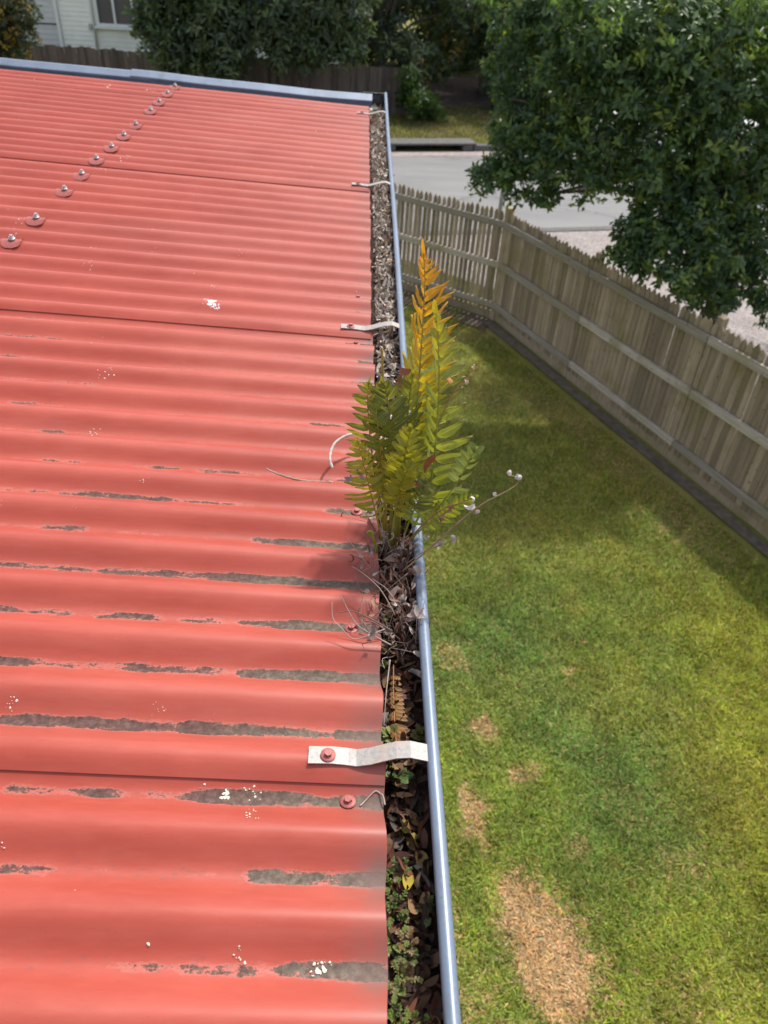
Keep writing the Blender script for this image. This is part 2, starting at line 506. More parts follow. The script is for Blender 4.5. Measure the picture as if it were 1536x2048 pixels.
# lawn sheet with its own patches of thatch
gx = np.arange(-1.2, 7.2, .045); gy = np.arange(-1.0, 13.0, .045)
XX, YY = np.meshgrid(gx, gy, indexing='ij')
cols, _ = lawn_colour(XX.ravel(), YY.ravel())
nx, ny = XX.shape
idx = np.arange(nx*ny).reshape(nx, ny)
quads = np.stack([idx[:-1, :-1], idx[1:, :-1], idx[1:, 1:], idx[:-1, 1:]], -1).reshape(-1, 4)
inside_l = (fence_side(XX, YY) > -.12) & (fence_side_l(XX, YY) > -.12)
keep = inside_l.ravel()[quads].all(1)
zz = (fbm(XX, YY, .5, 70)-.5)*.03
def lawn_mat():
    t = NT("lawn_thatch")
    a = t.n("Attribute", attribute_name="col").outputs["Color"]
    geo = t.n("NewGeometry").outputs["Position"]
    f = t.noise(110, 5, .7, geo); f2 = t.noise(28, 4, .6, geo)
    c = t.mix(t.rng(f, .3, .68, .55, 0), a, (.06, .052, .02))
    c = t.mix(t.rng(f2, .45, .75, 0, .35), c, (.16, .12, .05))
    t.base(c); t.set(Roughness=.95); t.b.inputs["Specular IOR Level"].default_value = .15
    t.bump(f, .7, .02); return t.m
lawn_me = mesh_np("lawn", np.stack([XX.ravel(), YY.ravel(), zz.ravel()+.002], 1), quads[keep], lawn_mat(), True, cols=cols*.95)
tag(link("lawn", lawn_me), kind='structure')

# grass blades: mown buffalo grass, one mass nobody could count
def blades(name, n, sampler, mat, lo=.022, hi=.058, wid=.0054):
    x, y, keepc = sampler(n)
    n = len(x)
    c, d = keepc
    h = RNG.uniform(lo, hi, n)*(1-.35*d)*(.55 + 1.1*fbm(x, y, .14, 120))*np.where(RNG.random(n) < .03, 1.7, 1.)
    az = RNG.uniform(0, 2*np.pi, n)
    tilt = np.clip(RNG.normal(.85, .35, n) + d*.45, .15, 1.5)
    L = np.stack([np.cos(az)*np.sin(tilt), np.sin(az)*np.sin(tilt), np.cos(tilt)], 1)
    az2 = az + np.pi/2 + RNG.uniform(-.8, .8, n)
    w = RNG.uniform(.6, 1.3, n)*wid
    S = np.stack([np.cos(az2), np.sin(az2), np.zeros(n)], 1)*w[:, None]
    base = np.stack([x, y, (fbm(x, y, .5, 70)-.5)*.03 + RNG.uniform(-.002, .012, n)], 1)
    v = np.concatenate([base-S, base+S, base+L*h[:, None]], 1).reshape(-1, 3)
    f = np.arange(3*n).reshape(-1, 3)
    bright = np.clip(RNG.normal(1.0, .28, n), .45, 1.9)
    hue = RNG.normal(0, .12, n)
    cc = c*bright[:, None]; cc = cc*np.stack([1+hue, np.ones(n), 1-hue*.5], 1)
    straw = (RNG.random(n) < .10) & (d < .5)
    cc[straw] = np.array([.36, .27, .12])*bright[straw][:, None]
    cc = np.repeat(np.clip(cc, 0, .9), 3, 0)
    return link(name, mesh_np(name, v, f, mat, cols=cc))
def lawn_sampler(n):
    xs, ys = [], []
    for y0, y1, dens in ((.6, 3.0, 17000), (3.0, 5.0, 11000), (5.0, 7.5, 6500), (7.5, 11.5, 4200)):
        m = int(6.2*(y1-y0)*dens)
        x = RNG.uniform(0, 6.2, m); y = RNG.uniform(y0, y1, m)
        k = (fence_side(x, y) > .30) & (fence_side_l(x, y) > .10) & (x > .12+.0*y) & (x < .12+1.05*(y+1.2))
        xs.append(x[k]); ys.append(y[k])
    x = np.concatenate(xs); y = np.concatenate(ys)
    c, straw, d = lawn_colour(x, y, True)
    pick = RNG.random(len(x)) < d                       # blade by blade: dead or alive
    c = np.where(pick[:, None], straw, c)
    return x, y, (c, pick*.9)
go = blades("grass", 0, lawn_sampler, MAT['grass'])
tag(go, "short patchy mown grass over the back lawn", "grass", kind='stuff')

# ---- road, kerbs, gravel verge
RD = np.array([1, .22]); RD /= np.linalg.norm(RD); RN = np.array([-RD[1], RD[0]])
P_near = np.array([3.40, 14.40]); P_far = np.array([.82, 19.43])
def asphalt():
    t = NT("pale_worn_asphalt")
    geo = t.n("NewGeometry").outputs["Position"]
    n = t.noise(1.2, 5, .6, geo, (.35, 1.6, 1)); f = t.noise(90, 4, .7, geo); st = t.noise(.8, 3, .5, geo, (.12, 2.2, 1))
    c = t.mix(t.rng(n, .3, .7), (.145, .145, .143), (.215, .212, .205))
    c = t.mix(t.rng(st, .56, .7, 0, .45), c, (.12, .12, .12))
    vc = t.n("TexVoronoi"); vc.feature = 'DISTANCE_TO_EDGE'; vc.inputs["Scale"].default_value = .32
    wp = t.n("VectorMath", operation='ADD'); t.l(geo, wp.inputs[0]); t.l(t.noise(1.5, 3, .6, geo, None, 1), wp.inputs[1]); t.l(wp.outputs[0], vc.inputs["Vector"])
    c = t.mix(t.rng(vc.outputs["Distance"], .004, .014, .55, 0), c, (.07, .07, .07))
    c = t.mix(t.rng(f, .3, .7, .3, 0), c, (.14, .14, .14))
    t.base(c); t.set(Roughness=.85); t.bump(f, .5, .01); return t.m
road_pts = [P_near - RD*70, P_near + RD*70, P_far + RD*70, P_far - RD*70]
sheet("road", road_pts, .000, asphalt())
def gravel_mat():
    t = NT("pinkish_gravel")
    geo = t.n("NewGeometry").outputs["Position"]
    v = t.n("TexVoronoi"); v.inputs["Scale"].default_value = 38; t.l(geo, v.inputs["Vector"])
    n = t.noise(2.2, 4, .6, geo); f = t.noise(60, 4, .7, geo)
    c = t.mix(t.rng(n, .3, .7), (.255, .222, .205), (.34, .305, .288))
    hv = t.n("HueSaturation"); t.l(c, hv.inputs["Color"]); sx = t.n("SeparateColor"); t.l(v.outputs["Color"], sx.inputs[0])
    t.l(t.rng(sx.outputs[0], 0, 1, .6, 1.25), hv.inputs["Value"])
    t.base(t.mix(t.rng(f, .3, .65, .4, 0), hv.outputs[0], (.15, .12, .11)))
    t.set(Roughness=.95); t.bump(v.outputs["Distance"], .6, .02); return t.m
q0 = FA - FN*1.1
sheet("gravel_path", [P_near - RD*60 - RN*.0, P_near + RD*60, q0 + FE*14 + RD*40, q0 + FE*14 - FN*0, q0, q0 + FL*16 - FLN*.6], -.004, gravel_mat())
conc = plain("old_concrete", (.10, .097, .09), .9, 0, .25, 12, .3)
def kerb_run(name, p, dirn, t0, t1, w, h, mat):
    c = p + dirn*(t0+t1)/2
    b = MB().box((c[0], c[1], h/2-.02), (t1-t0, w, h+.04), math.atan2(dirn[1], dirn[0]), .015)
    return tag(b.build(name, mat), kind='structure')
inl0 = at_z(797, 303, .0)[:2]; inl1 = at_z(935, 305, .0)[:2]
s0 = float((inl0-P_far)@RD); s1 = float((inl1-P_far)@RD)
kerb_run("kerb", P_far + RN*.08, RD, -60, s0-.35, .16, .13, conc)
kerb_run("kerb", P_far + RN*.08, RD, s1+.2, 60, .16, .13, conc)
kerb_run("kerb", P_near - RN*.10, RD, -60, 60, .2, .015, conc)
# storm-water inlet: a slab on side blocks over a dark throat
inlet = empty("storm_drain", (*(P_far + RD*(s0+s1)/2), 0))
tag(inlet, "concrete storm drain inlet with a dark slot in the far kerb", "drain")
ang = math.atan2(RD[1], RD[0])
cm = P_far + RD*(s0+s1)/2 + RN*.35
MB().box((cm[0]-RN[0]*.12, cm[1]-RN[1]*.12, .155), (s1-s0+.5, .5, .05), ang, .012).build("lid_slab", conc, inlet)
for s in (s0-.2, s1+.05):
    c = P_far + RD*s + RN*.2
    MB().box((c[0], c[1], .055), (.25, .4, .15), ang, .01).build("side_block", conc, inlet)
cb = P_far + RD*(s0+s1)/2 + RN*.5
MB().box((cb[0], cb[1], .03), (s1-s0, .2, .2), ang).build("throat", MAT['lining'], inlet)
cg_ = P_far + RD*(s0-.6) - RN*.18
sheet("gutter_apron", [P_far + RD*(s0-1.2) - RN*.02, P_far + RD*(s1+.6) - RN*.02, P_far + RD*(s1+.6) - RN*.42, P_far + RD*(s0-1.2) - RN*.42], .004, plain("stained_apron_concrete", (.27, .22, .20), .9, 0, .3, 8, .2))
# rough grass on the far verge, colours darkened to carry the trees' shade
def verge_sampler(n):
    m = 46000
    s = RNG.uniform(-1.5, 9.0, m); d = RNG.uniform(.25, 5.0, m)
    p = P_far + RD*s[:, None] + RN*d[:, None]
    x, y = p[:, 0], p[:, 1]
    n1 = fbm(x, y, 1.6, 30)
    c = np.array([.065, .10, .022])*(1-n1)[:, None] + np.array([.165, .16, .045])*n1[:, None]
    br = sstep(.55, .7, fbm(x, y, 1.1, 37))[:, None]*.6
    c = c*(1-br) + np.array([.13, .095, .05])*br
    return x, y, (c, np.zeros(m))
vg = blades("verge_grass", 0, verge_sampler, MAT['grass'], .03, .09, .010)
tag(vg, "rough grass on the verge across the road", "grass", kind='stuff')
def strip_sampler(n):
    m = 9000
    s = RNG.uniform(-.3, 3.0, m); d = RNG.uniform(.08, .95, m)
    p = FA + FL*s[:, None] - FLN*d[:, None]
    m2 = 5000
    s2 = RNG.uniform(-.2, 9, m2); d2 = RNG.uniform(.06, .5, m2)
    p = np.concatenate([p, FA + FE*s2[:, None] - FN*d2[:, None]])
    x, y = p[:, 0], p[:, 1]
    return x, y, (np.tile(np.array([.20, .22, .035]), (len(x), 1)), np.zeros(len(x)))
vs = blades("fence_grass", 0, strip_sampler, MAT['grass'], .04, .11, .008)
tag(vs, "strip of yellow green grass outside the picket fence", "grass", kind='stuff')

# ---- picket fence: two runs meeting at a corner post
fence = empty("picket_fence", (FA[0], FA[1], 0))
tag(fence, "weathered grey timber picket fence enclosing the lawn, with pointed pickets and three rails", "fence")
def picket_mesh(w, h, point=True):
    hw = w/2
    out = [(-hw, 0), (hw, 0), (hw, h-.075)] + ([(hw*1.02, h-.06), (hw*.75, h-.03), (0, h), (-hw*.75, h-.03), (-hw*1.02, h-.06)] if point else [])
    out += [(-hw, h-.075)]
    return MB().prism(out, .018, Matrix.Identity(4)).mesh("picket", MAT['picket'])
PM = [picket_mesh(.0505, 1.40 + dh) for dh in (-.012, 0, .01)]
PW = [picket_mesh(w_, 1.40 + dh) for w_, dh in ((.063, -.014), (.066, 0), (.068, .008), (.064, -.005))]
def fence_run(dirn, nrm, length, start, gap, z0=.11, post_at=(), rise=0.0, pm=None):
    ang = math.atan2(dirn[1], dirn[0])
    s = start
    while s < length:
        p = FA + dirn*s - nrm*.012
        o = link("picket", random.choice(pm), fence)
        o.location = (p[0], p[1], z0 + random.uniform(-.006, .006)); o.scale.z = 1 + s*rise/1.4
        o.rotation_euler = (random.uniform(-.004, .004), random.uniform(-.006, .006), ang + random.uniform(-.02, .02))
        s += gap*random.uniform(.98, 1.02)
    # rails on the lawn side, butted at the posts
    stops = [0.0] + list(post_at) + [length]
    for zi, zr in enumerate((.235, .80, 1.34)):
        for a, b in zip(stops, stops[1:]):
            a2, b2 = a+.004, b-.004
            c = FA + dirn*(a2+b2)/2 + nrm*.026
            me = MB().box((0, 0, 0), (b2-a2, .042, .085 if zi else .075), 0, .005).mesh("rail", MAT['rail'])
            o = link("rail", me, fence); o.location = (c[0], c[1], zr + rise*zr/1.34*(a2+b2)/2 + random.uniform(-.004, .004)); o.rotation_euler = (0, -math.atan(rise*zr/1.34), ang)
    for a in post_at:
        c = FA + dirn*a - nrm*.072
        me = MB().box((0, 0, .78+rise*a*.5), (.085, .085, 1.56+rise*a), 0, .008).mesh("post", MAT['picket'])
        o = link("post", me, fence); o.location = (c[0], c[1], 0); o.rotation_euler = (0, 0, ang)
    # plinth board under the pickets
    c = FA + dirn*length/2 - nrm*.03
    me = MB().box((0, 0, 0), (length, .03, .13), 0, .004).mesh("plinth_board", MAT['picket'])
    o = link("plinth_board", me, fence); o.location = (c[0], c[1], .058); o.rotation_euler = (0, 0, ang)
fence_run(FE, FN, 9.6, .10, .0745, post_at=(1.855, 3.757, 5.7, 7.7), rise=.028, pm=PW)
fence_run(FL, FLN, 5.2, .10, .0745, post_at=(2.6, 4.9), pm=PM)
me = MB().box((0, 0, .775), (.095, .095, 1.56), 0, .008).mesh("corner_post", MAT['picket'])
o = link("corner_post", me, fence); o.location = (FA[0]+.02, FA[1]+.03, 0); o.rotation_euler = (0, 0, math.atan2(FE[1], FE[0]))
# mowing strip along the foot of the fence, its brown also carrying fence shadow
ms0 = FA + FN*.05; ms1 = FA + FE*9.6 + FN*.05
sheet("mowing_strip", [ms0, ms1, ms1 + FN*.15, ms0 + FN*.15 + FE*.1], .022, plain("dirty_shaded_mowing_strip", (.12, .095, .068), .95, 0, .35, 14, .4))
ml1 = FA + FL*5 + FLN*.05
sheet("bare_soil_path", [FA + FLN*.05, FA + FLN*.35 + FE*.1, ml1 + FLN*.42, ml1], .020, plain("bare_soil", (.085, .060, .042), .95, 0, .4, 20, .5))

# ---- galvanised pole behind the corner
pb = at_y(1003, 400, 10.75)
pole = empty("street_pole", (pb[0], 10.75, 0))
tag(pole, "thin grey metal pole standing behind the corner of the picket fence", "pole")
galv = plain("galvanised_pole", (.34, .35, .35), .5, .4, .15, 30)
MB().tube([(pole.location.x, 10.75, 0), (pole.location.x, 10.75, 3.2)], .030, 10).build("shaft", galv, pole)
MB().lathe([(.026, 0), (.028, .01), (.028, .03), (.008, .045)], (pole.location.x, 10.75, 3.19), 10).build("cap", galv, pole)

# ---- paling fence across the road
BF_Y, BF_H = 23.35, 1.12
pf = empty("paling_fence", (-6, BF_Y, 0))
tag(pf, "dark brown paling fence across the road in front of the white house", "fence")
PL = [MB().prism([(-.052, 0), (.052, 0), (.052, BF_H+d), (-.052, BF_H+d)], .016, Matrix.Identity(4)).mesh("paling", MAT['paling']) for d in (0, .012, -.018, .03)]
x = 1.18
while x > -14.5:
    o = link("paling", random.choice(PL), pf)
    o.location = (x, BF_Y + .045*(1.18-x)*.9 + random.choice((0, .017)), .01 + random.uniform(-.01, .01)); o.rotation_euler = (0, random.uniform(-.008, .008), -.04)
    x -= .105*random.uniform(.97, 1.05)
for zr in (.3, .85):
    me = MB().box((0, 0, 0), (15.7, .04, .08)).mesh("rail", MAT['paling'])
    o = link("rail", me, pf); o.location = (-6.65, BF_Y + .38, zr); o.rotation_euler = (0, 0, -.0405)

# ---- white weatherboard house behind it
HY = 30.0
hx0 = float(at_y(122, 80, HY)[0])
wh = empty("weatherboard_house", (hx0+4, HY, 0))
tag(wh, "cream weatherboard house behind the dark paling fence", "house")
cream = plain("cream_weatherboard_paint", (.86, .86, .78), .6, 0, .05, 3)
greyb = plain("grey_cladding_paint", (.58, .58, .56), .7, 0, .08, 3)
whitep = plain("white_trim_paint", (.74, .75, .73), .5, 0, .05, 5)
MB().box((hx0+5.0, HY+3.1, 2.0), (10.0, 6.0, 4.0)).build("wall", cream, wh)
wx0, wx1 = float(at_y(193, 45, HY)[0]), float(at_y(305, 45, HY)[0])
wz0 = float(at_y(240, 55, HY)[2]); wz1 = wz0 + 1.35
bh = .135
for i in range(int(3.9/bh)):
    z = .15 + i*bh
    segs = [(hx0+.06, hx0+10)] if (z + bh < wz0-.08 or z > wz1) else [(hx0+.06, wx0-.02), (wx1+.02, hx0+10)]
    for a, b in segs:
        bm_ = MB()
        yb = HY+.1
        pr = [(0, 0), (-.026, 0), (-.008, bh-.004), (0, bh-.004)]
        rows = [[Vector((xx, yb+py_, z+pz)) for (py_, pz) in pr] for xx in (a, b)]
        bm_.sheet(rows, False); bm_.build("weatherboard", cream, wh)
MB().box((hx0, HY+.055, 2.0), (.10, .12, 4.0)).build("corner_board", whitep, wh)
MB().box((hx0-2.6, HY+1.1, 2.0), (5.0, .12, 4.0)).build("side_wall", greyb, wh)
for i in range(24):
    z = .1 + i*.16
    rows = [[Vector((xx, HY+1.04+py_, z+pz)) for (py_, pz) in [(0, 0), (-.03, 0), (-.012, .154), (0, .154)]] for xx in (hx0-5, hx0-.06)]
    MB().sheet(rows, False).build("side_board", greyb, wh)
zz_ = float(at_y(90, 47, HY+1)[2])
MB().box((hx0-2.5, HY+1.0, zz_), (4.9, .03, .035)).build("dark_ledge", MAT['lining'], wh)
dpx = float(at_y(190, 70, HY)[0])
MB().tube([(dpx, HY+.02, 0), (dpx, HY+.02, 3.9)], .045, 8).build("downpipe", whitep, wh)
mbx = at_y(181, 54, HY)
MB().box((mbx[0], HY+.03, mbx[2]), (.12, .10, .16), 0, .01).build("meter_box", MAT['steel'], wh)
win = MB()
fwid = .09
for (a, b, z0_, z1_) in ((wx0, wx1, wz0, wz0+fwid), (wx0, wx1, wz1-fwid, wz1), (wx0, wx0+fwid, wz0+fwid, wz1-fwid), (wx1-fwid, wx1, wz0+fwid, wz1-fwid)):
    win.box(((a+b)/2, HY+.04, (z0_+z1_)/2), (b-a, .12, z1_-z0_))
nm = 3
for i in range(1, nm):
    xx = wx0 + (wx1-wx0)*i/nm
    win.box((xx, HY+.045, (wz0+wz1)/2), (.07, .09, wz1-wz0-2*fwid-.004))
wino = win.build("window", whitep, wh)
glass = NT("dim_window_glass"); glass.base((.12, .115, .11)); glass.set(Roughness=.12)
for i in range(nm):
    a = wx0 + (wx1-wx0)*i/nm; b = wx0 + (wx1-wx0)*(i+1)/nm
    MB().box(((a+b)/2, HY+.07, (wz0+wz1)/2), (b-a-.05, .01, wz1-wz0-.1)).build("pane", glass.m, wino)
MB().box(((wx0+wx1)/2, HY+.0, wz0-.035), (wx1-wx0+.14, .2, .05), 0, .008).build("sill", whitep, wino)
roofm = plain("grey_roof_sheet", (.30, .30, .30), .6, .2)
rb = MB()
rows = [[Vector(p) for p in r_] for r_ in ([(hx0-.5, HY-.5, 3.95), (hx0+10.5, HY-.5, 3.95)], [(hx0+2.5, HY+3.1, 5.6), (hx0+7.5, HY+3.1, 5.6)], [(hx0-.5, HY+6.7, 3.95), (hx0+10.5, HY+6.7, 3.95)])]
rb.sheet(rows, False); rb.build("roof", roofm, wh)

# ================================================================== trees
def leaf_cloud(name, clumps, n_leaf, length, width, pal, per_node=7, droop=.2, flat=.5, seed=1):
    """leaves in rosettes spread through clumps: (centre, radius, weight)"""
    rg = np.random.default_rng(seed)
    C = np.array([c for c, r, w in clumps]); Rr = np.array([r for c, r, w in clumps]); W = np.array([w*r**2 for c, r, w in clumps]); W = W/W.sum()
    nn = n_leaf//per_node
    k = rg.choice(len(C), nn, p=W)
    d = rg.normal(size=(nn, 3)); d /= np.linalg.norm(d, axis=1)[:, None]
    rad = Rr[k]*(rg.random(nn)**.42)*(.82 + .36*rg.random(nn))
    node = C[k] + d*rad[:, None]*np.array([1, 1, .82])
    axis = d*.7 + np.array([0, 0, .35]) + rg.normal(size=(nn, 3))*.35
    axis /= np.linalg.norm(axis, axis=1)[:, None]
    pos = np.repeat(node, per_node, 0); ax = np.repeat(axis, per_node, 0)
    m = len(pos)
    t = rg.normal(size=(m, 3)); t -= ax*(t*ax).sum(1)[:, None]; t /= np.linalg.norm(t, axis=1)[:, None]
    el = rg.uniform(-.1, .9, m)[:, None]
    D = t*np.cos(el) + ax*np.sin(el); D[:, 2] -= droop*rg.random(m); D /= np.linalg.norm(D, axis=1)[:, None]
    N = ax - D*(ax*D).sum(1)[:, None]; N /= np.linalg.norm(N, axis=1)[:, None] + 1e-9
    S = np.cross(D, N)
    L = (length*rg.uniform(.6, 1.25, m))[:, None]; Wd = (width*rg.uniform(.7, 1.2, m))[:, None]
    pos = pos + ax*rg.uniform(-.3, .25, m)[:, None]*length + rg.normal(size=(m, 3))*length*.18
    b = pos; tip = pos + D*L - N*L*.12
    l = pos + D*L*.55 + S*Wd*.5 + N*Wd*.16; r_ = pos + D*L*.55 - S*Wd*.5 + N*Wd*.16
    v = np.stack([b, l, tip, r_], 1).reshape(-1, 3)
    i = np.arange(m)*4
    f = np.concatenate([np.stack([i, i+1, i+2], 1), np.stack([i, i+2, i+3], 1)])
    pal = np.array(pal)
    kk = rg.choice(len(pal), nn)                                     # a rosette shares its tone
    c = np.repeat(pal[kk], per_node, 0)*np.clip(rg.normal(1, .2, m), .5, 1.7)[:, None]
    return mesh_np(name, v, f, MAT['leaf'], cols=np.repeat(np.clip(c, 0, .8), 4, 0))
def make_tree(name, label, base, trunk, limbs, clumps, n_leaf, length, width, pal, seed, group=None, r0=.12, cat="tree", droop=.2):
    t = empty(name, base)
    tag(t, label, cat, group)
    n = len(trunk)
    MB().tube(trunk, [r0*(1-.55*i/(n-1)) for i in range(n)], 10).build("trunk", MAT['bark'], t)
    for pts, r in limbs:
        k = len(pts)
        MB().tube(pts, [r*(1-.75*i/(k-1)) for i in range(k)], 6).build("branch", MAT['bark'], t)
    o = link("crown", leaf_cloud("crown", clumps, n_leaf, length, width, pal, seed=seed, droop=droop), t)
    o["kind"] = "stuff"
    return t
def arc(a, b, lift, n=6, jit=.04):
    a, b = np.array(a, float), np.array(b, float)
    return [tuple(a*(1-s)+b*s + np.array([0, 0, lift*math.sin(math.pi*s)]) + (RNG.normal(size=3)*jit*(0 < s < 1))) for s in np.linspace(0, 1, n)]

# the big street tree over the picket fence; clumps follow its outline
TB = np.array([4.15, 8.55])
def cl(px, py, y, r, w=1.0): return (at_y(px, py, y), r*(.84 if r > .25 else 1.), w)
big = [cl(965, 360, 8.6, .16), cl(990, 345, 8.6, .22), cl(1035, 385, 8.5, .15), cl(1045, 335, 8.5, .28), cl(1090, 390, 8.4, .18), cl(1100, 330, 8.4, .34),
       cl(1030, 280, 8.7, .30), cl(1060, 230, 8.7, .38), cl(1040, 190, 8.8, .32), cl(1035, 120, 8.8, .34), cl(1050, 60, 8.8, .40), cl(1080, 10, 8.8, .45), cl(1120, -60, 8.8, .5),
       cl(1120, 270, 8.4, .42), cl(1150, 170, 8.3, .50), cl(1140, 80, 8.4, .52), cl(1180, 340, 8.2, .30), cl(1165, 395, 8.2, .10), cl(1210, 260, 8.1, .46), cl(1240, 150, 8.0, .55), cl(1230, 30, 8.0, .6),
       cl(1250, 350, 8.0, .33), cl(1310, 300, 7.8, .45), cl(1330, 180, 7.8, .55), cl(1320, 60, 7.7, .6), cl(1340, 390, 7.9, .34),
       cl(1260, 455, 7.6, .16), cl(1300, 470, 7.6, .22), cl(1300, 520, 7.5, .22), cl(1345, 460, 7.6, .30), cl(1360, 540, 7.5, .28), cl(1400, 500, 7.6, .32), cl(1410, 580, 7.6, .20), cl(1370, 585, 7.5, .16), cl(1440, 540, 7.8, .26), cl(1460, 480, 7.9, .3),
       cl(1420, 400, 7.8, .4), cl(1430, 280, 7.8, .5), cl(1440, 140, 7.8, .6), cl(1430, 20, 7.8, .6), cl(1500, 440, 8.0, .34), cl(1520, 340, 8.0, .45), cl(1540, 220, 8.0, .5), cl(1550, 80, 8.0, .6),
       cl(1510, 560, 7.7, .16), cl(1530, 600, 7.5, .14), cl(1545, 500, 7.8, .3), cl(1620, 420, 8.2, .5), cl(1640, 250, 8.2, .7), cl(1530, 640, 7.3, .08), cl(1575, 600, 7.4, .2), cl(1405, 590, 7.9, .22), cl(1440, 590, 7.9, .20), cl(1425, 615, 8.0, .14), cl(1380, 430, 7.7, .36), cl(1270, 490, 7.6, .2)]
rg = np.random.default_rng(5)
for c, r, w in list(big):                                             # loose sprays that break the outline
    if r < .2: continue
    for q_ in range(3):
        v = rg.normal(size=3); v[2] = abs(v[2])*.7-.25; v /= np.linalg.norm(v)
        big.append((c + v*r*rg.uniform(1.0, 1.35), rg.uniform(.07, .13), 1.6))
for i in range(9):                                                    # the body of the crown behind
    th_ = rg.uniform(0, 2*math.pi); rr = 2.6*math.sqrt(rg.random())
    big.append((np.array([TB[0]+.5+rr*math.cos(th_), TB[1]+1.0+rr*math.sin(th_)*.8, rg.uniform(2.6, 4.4) - .2*rr]), rg.uniform(.45, .7), .45))
limbs = []
for c, r, w in big[:60:2] + big[60::6]:
    limbs.append((arc((TB[0], TB[1], 1.5+rg.random()*.9), c, .25), .045))
make_tree("street_tree", "big glossy dark green tree spreading over the right run of the picket fence", (TB[0], TB[1], 0),
          [(TB[0], TB[1], -.05), (TB[0]-.02, TB[1], .6), (TB[0]+.05, TB[1]-.03, 1.4), (TB[0], TB[1]+.1, 2.4), (TB[0]+.1, TB[1]+.2, 3.4), (TB[0], TB[1]+.2, 4.2)],
          limbs, big, 68000, .082, .036,
          [(.085, .138, .058), (.098, .162, .064), (.118, .192, .062), (.082, .132, .072), (.150, .230, .052), (.072, .122, .042), (.062, .11, .062), (.066, .115, .05), (.08, .14, .05), (.19, .24, .045)], 21, r0=.13)

darkp = [(.070, .105, .056), (.086, .130, .060), (.108, .158, .064), (.08, .112, .076), (.145, .18, .075)]
# tree in front of the paling fence
lt = []
for px, py, y, r in ((330, 60, 22, .75), (300, 40, 22, .5), (370, 110, 22, .7), (430, 40, 22, .95), (450, 110, 21.8, .65), (520, 50, 22, .8), (560, 105, 21.8, .45), (590, 40, 21.8, .85), (640, 70, 21.8, .75), (690, 30, 21.8, .7), (700, 100, 21.7, .4), (620, 115, 21.7, .42),  (420, 0, 22, 1.0), (560, -10, 22, 1.1), (680, -20, 22, .9), (330, -10, 22, .8), (340, 135, 22, .3), (450, 150, 21.9, .3)):
    lt.append((at_y(px, py, y), r, 1.0))
for i in range(16):
    th_ = rg.uniform(0, 2*math.pi); rr = 2.6*math.sqrt(rg.random())
    lt.append((np.array([-2.9+rr*math.cos(th_), 22.2+rr*math.sin(th_)*.6, rg.uniform(2.8, 6.2)-.25*rr]), rg.uniform(.7, 1.0), .6))
make_tree("broad_tree", "broad dark tree hanging over the brown paling fence", (-3.2, 22.4, 0),
          [(-3.2, 22.4, -.05), (-3.1, 22.35, .9), (-2.9, 22.3, 2.0), (-2.8, 22.2, 4.0), (-2.9, 22.2, 5.5)],
          [(arc((-3.1, 22.3, 1.2+rg.random()), c, .3), .06) for c, r, w in lt[::2]], lt, 46000, .19, .065,
          darkp + [(.075, .10, .035), (.09, .115, .05)], 31, r0=.2, droop=.35)
# shrub at the left edge, with some yellowed leaves
ls = [(at_y(px, py, 21.2), r, 1.) for px, py, r in ((10, 30, .55), (35, 60, .45), (0, 90, .5), (45, 20, .4), (40, 95, .28), (-30, 60, .7), (-60, 20, .8), (20, -20, .6), (55, 45, .22))]
make_tree("yellowing_shrub", "shrub with some yellowed leaves at the fence, left of the cream house", (-9.0, 21.3, 0),
          [(-9.0, 21.3, -.05), (-8.9, 21.3, .7), (-8.7, 21.25, 1.6), (-8.6, 21.2, 2.4)],
          [(arc((-8.9, 21.3, .8), c, .15), .03) for c, r, w in ls[::2]], ls, 9000, .13, .04,
          [(.055, .075, .03), (.075, .095, .04), (.04, .06, .025), (.10, .11, .05), (.05, .07, .03), (.42, .26, .03)], 41, r0=.08, cat="shrub", droop=.35)
# line of dark trees across the road
bgt = [(.3, 26.2, 3.2, 7.2, "tall dark tree at the end of the paling fence"),
       (3.6, 27.0, 2.9, 7.6, "dense dark tree beyond the verge, left of the big street tree"),
       (6.8, 26.6, 3.0, 7.4, "dense dark tree on the verge behind the big street tree"),
       (10.4, 27.4, 3.2, 8.0, "dark tree partly seen through the upper right foliage"),
       (14.2, 28.2, 3.2, 8.0, "dark tree at the far right end of the row across the road")]
bgt += [(-1.2, 31.5, 3.0, 8.0, "dark tree behind the paling fence, between the broad tree and the fence end"),
        (2.2, 32.5, 3.2, 8.5, "rear dark tree filling the gap behind the end of the paling fence"),
        (6.0, 33.0, 3.4, 8.5, "rear dark tree behind the two verge trees"),
        (9.8, 33.5, 3.6, 8.5, "rear dark tree behind the street tree's crown"),
        (14.0, 34.0, 3.6, 8.5, "rear dark tree at the right end of the row"),
        (18.5, 31.0, 3.6, 8.5, "outermost dark tree beyond the right edge of the crown"),
        (-6.0, 40.0, 4.5, 9.0, "distant tree above the roof of the cream house")]
